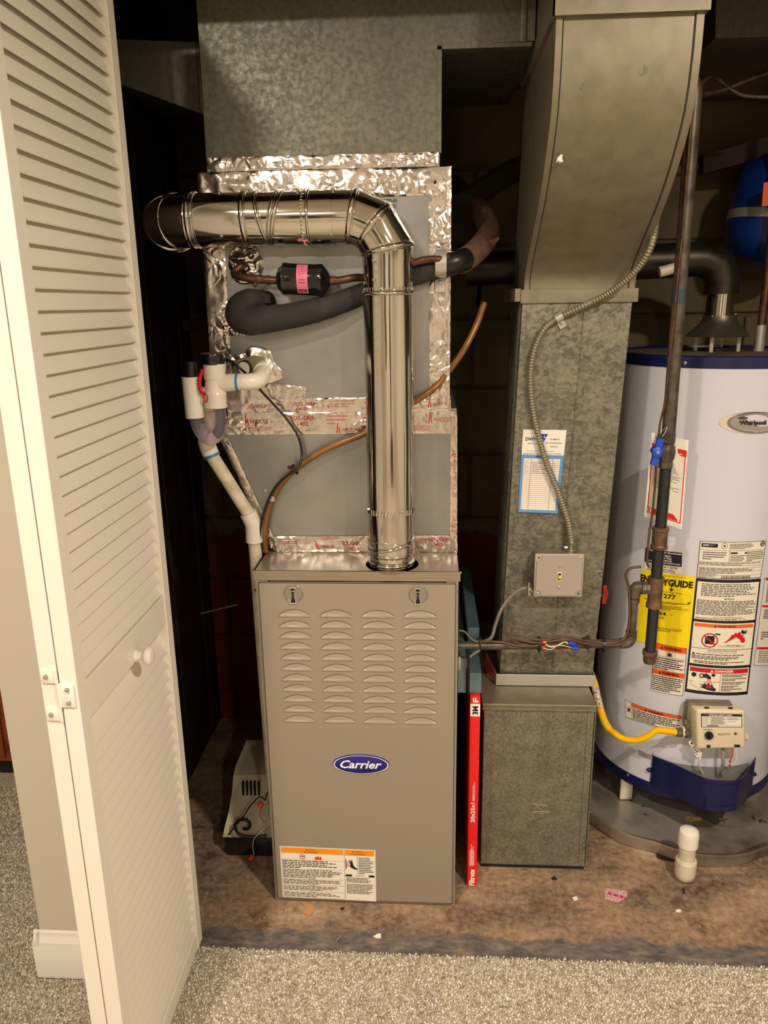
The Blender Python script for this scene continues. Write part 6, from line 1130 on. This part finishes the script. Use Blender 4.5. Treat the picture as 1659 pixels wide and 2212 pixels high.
# ============================================================ CONDENSATE TRAP AND DRAIN
TY = 1.600
tr_ = thing('condensate_trap', 'white plastic condensate trap with clear U bend left of the cabinet', 'trap', P(440, 980, Y=TY))
def vpart(name, px, pyt, pyb, r, m, prof=None, Y=TY):
    t = P(px[0], pyt, Y=Y); q_ = P(px[1], pyb, Y=Y); b = MB(); L_ = (t-q_).length; b.lathe([(rr*r, h*L_) for rr, h in (prof or ((1, 0), (1, 1)))], q_, t-q_, 32); return b.build(name, m, tr_, angle=30), q_, t
vpart('tee_body', (463, 466), 785, 880, 0.0232, M['pvc'], ((0.99, 0), (1.0, 0.02), (1.0, 0.30), (1.03, 0.32), (0.92, 0.40), (0.88, 0.62), (0.97, 0.66), (1.0, 0.70), (1.0, 1)))
vpart('screw_cap', (460, 460), 764, 787, 0.0250, M['gloss'], ((0.97, 0), (1, 0.08), (1, 0.85), (0.96, 1)))
b = MB(); a = P(458, 764, Y=TY); b.lathe([(0.0235, 0), (0.0235, 0.0018), (0, 0.002)], a, (0, 0, 1), 28); b.build('cap_top', mat('brown_cap_top', srgb(90, 52, 44), 0.6), tr_)
a, c = P(468, 829, Y=TY), P(512, 825, Y=TY); b = MB(); b.tube([a, c], 0.0182, 28); b.build('side_branch', M['pvc'], tr_)
b = MB(); b.tube([c-Vector((0.001, 0, 0)), P(516, 825, Y=TY)], 0.0186, 28); b.build('primer_ring', M['blueprimer'], tr_)
b = MB(); b.mitre(curve([P(513, 825, Y=TY), P(536, 825, Y=TY), P(556, 822, Y=TY+0.012), P(566, 812, Y=TY+0.034), P(569, 800, Y=TY+0.065), P(569, 795, Y=TY+0.10)], 4), 0.0178, 28); b.build('elbow', M['pvc'], tr_)
b = MB(); b.tube([P(567, 803, Y=TY+0.052), P(569, 798, Y=TY+0.072)], 0.0195, 28); b.build('elbow_socket', M['pvc'], tr_)
vpart('left_body', (412, 421), 814, 902, 0.0195, M['pvc'], ((1, 0), (1.0, 1)), TY-0.004)
vpart('black_plug', (411, 413), 781, 816, 0.0125, M['black'], ((0.9, 0), (1.08, 0.1), (1, 0.5), (1, 1)), TY-0.004)
b = MB(); b.tube([P(425, 855, Y=TY+0.002), P(455, 850, Y=TY+0.004)], 0.0165, 20); b.build('cross_branch', M['pvc'], tr_)
up = [P(424, 898, Y=TY-0.004), P(428, 916, Y=TY-0.004), P(438, 936, Y=TY-0.003), P(454, 947, Y=TY-0.002), P(469, 936, Y=TY), P(473, 912, Y=TY), P(471, 876, Y=TY)]
b = MB(); b.tube(curve(up, 7), 0.0156, 24); b.build('clear_u_bend', M['clear'], tr_)
b = MB(); b.tube(curve([P(443, 858, Y=TY+0.03), P(445, 890, Y=TY+0.03), P(449, 925, Y=TY+0.03)], 3), 0.0105, 18); b.build('rear_pipe', M['pvcd'], tr_)
vpart('rear_coupling', (442, 443), 852, 886, 0.0135, M['pvc'], None, TY+0.03)
# red cleaning brush/strap clipped to the trap
rb = thing('red_spacer_tool', 'red plastic looped tool wedged between the trap bodies', 'tool', P(443, 860, Y=TY-0.02))
b = MB(); b.tube(curve([P(438, 798, Y=TY-0.016), P(432, 815, Y=TY-0.018), P(431, 832, Y=TY-0.02), P(436, 847, Y=TY-0.02), P(442, 850, Y=TY-0.02)], 5), 0.0042, 10); b.build('handle', M['red'], rb)
b = MB(); lc = P(444, 860, Y=TY-0.021); b.tube([lc+Vector((0.0045*math.cos(t), 0, 0.008*math.sin(t))) for t in [2*PI*k/20 for k in range(21)]], 0.0016, 8, cap=False); b.build('ring', M['red'], rb)
dpn = thing('drain_pipe', 'white plastic drain pipe slanting down beside the furnace to the pump', 'pipe', (-0.42, 1.69, 0.2))
def seg(name, pts, r, m, k=0):
    pts = [P(x, y, Y=Y) for x, y, Y in pts]; b = MB(); b.mitre(curve(pts, k) if k else pts, r, 28); return b.build(name, m, dpn)
seg('upper_elbow', [(449, 922, TY+0.03), (447, 935, TY+0.032), (446, 952, TY+0.034), (450, 968, TY+0.036), (457, 984, TY+0.038)], 0.0185, M['pvc'], 4)
seg('primer_ring', [(455.5, 981, TY+0.038), (458, 986.5, TY+0.038)], 0.0190, M['blueprimer'])
seg('slanted_run', [(456, 982, TY+0.038), (541, 1116, 1.668)], 0.0150, M['pvcd'])
seg('lower_elbow', [(536, 1108, 1.665), (548, 1132, 1.668), (549.5, 1170, 1.668)], 0.0195, M['pvc'])
a = P(549.5, 1160, Y=1.668); 
b = MB(); b.tube([(a.x, 1.668, a.z), (a.x+0.003, 1.672, 0.50), (a.x+0.002, 1.69, 0.24)], 0.0150, 28); b.build('drop', M['pvcd'], dpn)
b = MB(); b.tube([(a.x+0.002, 1.69, 0.245), (a.x+0.004, 1.74, 0.085)], 0.0152, 24); b.build('tail', M['pvcd'], dpn)

# ============================================================ CONDENSATE PUMP
cpm = thing('condensate_pump', 'beige condensate pump with black tank on the floor left of furnace', 'pump', (-0.47, 1.80, 0))
b = MB(); b.box(-0.550, -0.400, 1.712, 1.96, 0.0, 0.068, 0.006); b.build('tank', M['gloss'], cpm)
b = MB(); x0, x1 = -0.553, -0.398
side = [(1.708, 0.066), (1.712, 0.084), (1.742, 0.120), (1.752, 0.178), (1.775, 0.212), (1.805, 0.222), (1.93, 0.222), (1.955, 0.20), (1.962, 0.066)]
b.ring([[(x+ins*(1 if x < -0.47 else -1)*(min(1, max(0, (z-0.07)/0.10))), y, z-(0.004 if ins > 0.02 else 0)) for y, z in side] for x, ins in ((x0+0.004, 0.026), (x0, 0.022), (x1, 0.010), (x1-0.004, 0.014))], True); b.build('cover', M['pumpc'], cpm, angle=30)
for k in range(5):
    a = P(524+8.4*k, 1691, Y=1.7485); c = P(525.5+8.4*k, 1718, Y=1.744); b = MB(); b.hexa([(a.x-0.002, a.y-0.0015, a.z), (a.x+0.002, a.y-0.0015, a.z), (c.x+0.002, c.y-0.0015, c.z), (c.x-0.002, c.y-0.0015, c.z)]+[(a.x-0.002, a.y+0.01, a.z), (a.x+0.002, a.y+0.01, a.z), (c.x+0.002, c.y+0.01, c.z), (c.x-0.002, c.y+0.01, c.z)]); b.build('vent_slot', M['slot'], cpm, smooth=False)
cable('pump_hose', [(527, 1790, 1.695), (536, 1790, 1.69), (540, 1780, 1.69), (533, 1772, 1.69), (519, 1771, 1.69), (509, 1780, 1.69), (510, 1794, 1.69), (520, 1804, 1.69), (545, 1808, 1.695), (575, 1806, 1.70)], 0.0042, M['black'], 'short black hose curled in front of the condensate pump', 'hose')
cable('pump_wire', [(494, 1804, 1.695), (508, 1785, 1.695), (524, 1766, 1.695), (540, 1742, 1.695), (556, 1724, 1.69), (566, 1722, 1.685), (573, 1728, 1.68), (577, 1712, 1.66)], 0.0018, M['black'], 'thin black wire arching over the pump cover', 'wire')
cable('pump_wire', [(572, 1790, 1.68), (560, 1800, 1.685), (549, 1812, 1.69), (546, 1826, 1.695), (547, 1838, 1.70), (549, 1846, 1.70)], 0.0011, M['paper'], 'thin white wire hanging over the black pump tank', 'wire')
cable('pump_wire', [(568, 1742, 1.68), (562, 1752, 1.68), (564, 1768, 1.68), (574, 1777, 1.68)], 0.0009, M['red'], 'thin red wire under the orange wire nut beside the pump', 'wire')
for (x, y, yy_), lb in (((567, 1733, 1.678), 'orange wire nut at the furnace edge above the pump'), ((547, 1847, 1.700), 'orange wire nut lying against the black pump tank')):
    b = MB(); b.lathe([(0.0035, 0), (0.0075, 0.003), (0.0065, 0.010), (0.0042, 0.016), (0, 0.017)], P(x, y, Y=yy_), (-0.5, -0.3, -0.6), 10); tag(b.build('wire_nut', M['orange'], None, angle=20), lb, 'wire nut')

# ============================================================ OVERHEAD, RIGHT
oh = thing('overhead_duct', 'dull galvanised duct crossing above the water heater at top right', 'duct', P(1600, 40, Y=1.95))
q = [P(1549, -60, Y=1.95), P(1800, -60, Y=1.95), P(1800, 78, Y=1.95), P(1545, 82, Y=1.95)]
b = MB(); b.prism(q, (0, 0.3, 0), (0, 0, 0)); b.build('duct_body', M['galvd'], oh, smooth=False)
def beam(name, c4, dpt, label, m='joist'):
    b = MB(); b.prism(c4, dpt, (0, 0, 0)); return tag(b.build(name, M[m], None, smooth=False), label, 'beam')
beam('wood_beam', [P(1520, 335, Y=2.3), P(1800, 255, Y=2.15), P(1800, 300, Y=2.15), P(1520, 375, Y=2.3)], (0, 0.04, 0), 'dark reddish board slanting above the blue tank', 'darkwood')
beam('wood_beam', [P(1500, 90, Y=2.3), P(1800, 85, Y=2.3), P(1800, 205, Y=2.3), P(1500, 205, Y=2.3)], (0, 0.06, 0), 'dim wide joist behind the upper end of the gas pipe')
cable('overhead_cable', [(1520, 205, 1.95), (1560, 195, 2.0), (1610, 175, 2.0), (1680, 150, 2.0)], 0.0055, M['iron'], 'dim cable rising right from the top of the gas pipe', 'cable')
cable('overhead_cable', [(1512, 185, 1.90), (1530, 168, 1.95), (1550, 170, 2.0), (1575, 190, 2.0), (1610, 207, 2.0), (1680, 210, 2.0)], 0.0045, M['iron'], 'dim cable arching right from the pipe elbow below the crossing cable', 'cable')
lg = thing('wall_ledge', 'dim brown ledge on the wall left of the coil cabinet', 'ledge', P(430, 690, Y=2.2)); a = P(395, 700, Y=2.2)
b = MB(); b.box(a.x, a.x+0.16, 2.2, 2.42, a.z-0.02, a.z+0.012, 0.003); b.build('board', M['joist'], lg)
cable('metal_rod', [(432, 1326, 1.95), (512, 1306, 1.98)], 0.0022, M['greywire'], 'thin grey rod in the dark left of the furnace', 'rod')
cb = thing('wood_cabinet', 'orange brown wooden cabinet at the far left edge beyond the beige wall', 'cabinet', (-1.7, 2.25, 0))
b = MB(); b.box(-2.2, -1.30, 2.02, 2.55, 0.07, 0.9, 0.003); b.build('body', M['cabinet'], cb); b = MB(); b.box(-2.18, -1.33, 2.06, 2.53, 0.001, 0.07); b.build('plinth', M['slot'], cb, smooth=False)
b = MB(); b.box(-1.75, -1.32, 2.008, 2.02, 0.09, 0.86, 0.003); b.build('door', M['cabinet'], cb)

# ============================================================ LITTER ON THE FLOOR
def chip(name, pts, h, m, label, cat):
    b = MB(); q_ = [P(x, y, Z=0.0) for x, y in pts]; b.prism([(p.x, p.y, 0.0006) for p in q_], (0, 0, h), (0, 0, 0)); return tag(b.build(name, m, None, smooth=False), label, cat)
chip('cardboard_piece', [(647, 1950), (659, 1950), (674, 1954), (683, 1967), (668, 1981), (653, 1973), (653, 1968), (661, 1966), (660, 1961)], 0.0025, M['card'], 'torn tan cardboard piece on the floor in front of the furnace', 'cardboard')
pg = chip('sticker', [(1308, 1918), (1356, 1926), (1354, 1940), (1334, 1951), (1306, 1942)], 0.0005, mat('dotted_pink_sticker', srgb(206, 180, 168), 0.7, var=(300, srgb(196, 92, 120), 0.50, 0.56, 1)), 'pink dotted sticker stuck to the concrete floor', 'sticker')
b = MB()
for x, y in ((1317, 1930), (1330, 1934), (1343, 1937), (1351, 1940)):
    p = P(x, y, Z=0.0014); r = 0.0046 if x < 1350 else 0.003
    b.add([(p.x+r*(1+0.28*math.cos(4*t))*math.cos(t), p.y+r*1.1*(1+0.28*math.cos(4*t))*math.sin(t), 0.0014) for t in [2*PI*k/24 for k in range(24)]], [list(range(24))])
b.build('flower_print', ink(190, 50, 96), pg, smooth=False)['kind'] = 'stuff'
def fscrew(px, py, ang, L_, label):
    p = P(px, py, Z=0.0); d = Vector((math.cos(ang), math.sin(ang), 0)); b = MB(); b.lathe([(0.0012, 0), (0.0022, L_*0.15), (0.0022, L_*0.8), (0.0045, L_*0.84), (0.0048, L_)], (p.x-d.x*L_/2, p.y-d.y*L_/2, 0.0050), d, 8); tag(b.build('loose_screw', M['screw'], None, angle=25), label, 'screw')
fscrew(822, 1982, PI+0.25, 0.024, 'bright screw lying on the floor before the furnace centre')
fscrew(572, 1985, 1.1, 0.013, 'small dark screw on the floor near the door bottom')
fscrew(730, 2033, 1.0, 0.016, 'thin screw by the carpet edge before the furnace')
fscrew(1558, 1797, -0.6, 0.022, 'small screw lying in the aluminium drip pan'); bpy.data.objects['loose_screw.003'].location.z += 0.036
chip('plaster_chip', [(806, 2024), (818, 2018), (823, 2019), (823, 2028), (812, 2027)], 0.002, M['paper'], 'white chip near the carpet edge below the furnace door', 'chip')
chip('plaster_chip', [(1236, 1940), (1246, 1938), (1249, 1944), (1240, 1947)], 0.002, M['paper'], 'pale chip left of the pink sticker', 'chip')
chip('debris_clump', [(1396, 1944), (1402, 1938), (1414, 1940), (1428, 1952), (1424, 1958), (1404, 1952)], 0.003, M['putty'], 'grey brown clump on the floor right of the pink sticker', 'debris')
chip('plaster_chip', [(1459, 1968), (1464, 1965), (1472, 1967), (1470, 1972), (1460, 1971)], 0.002, M['paper'], 'small pale chip between pink sticker and carpet at right', 'chip')
chip('leaf_fragment', [(1190, 1899), (1197, 1893), (1204, 1900), (1198, 1902)], 0.0015, M['slot'], 'black fragment on the floor before the plenum box', 'debris')
chip('leaf_fragment', [(1474, 1920), (1478, 1920), (1480, 1931), (1476, 1932)], 0.0015, M['slot'], 'thin dark sliver below the capped white pipe', 'debris')
chip('leaf_fragment', [(735, 1962), (745, 1961), (741, 1966), (737, 1967)], 0.0015, M['slot'], 'dark speck on the floor before the warning label', 'debris')
chip('wood_sliver', [(1417, 1846), (1434, 1848), (1458, 1858), (1455, 1863), (1420, 1855)], 0.003, M['darkwood'], 'dark wood sliver at the pan edge left of the capped pipe', 'debris')
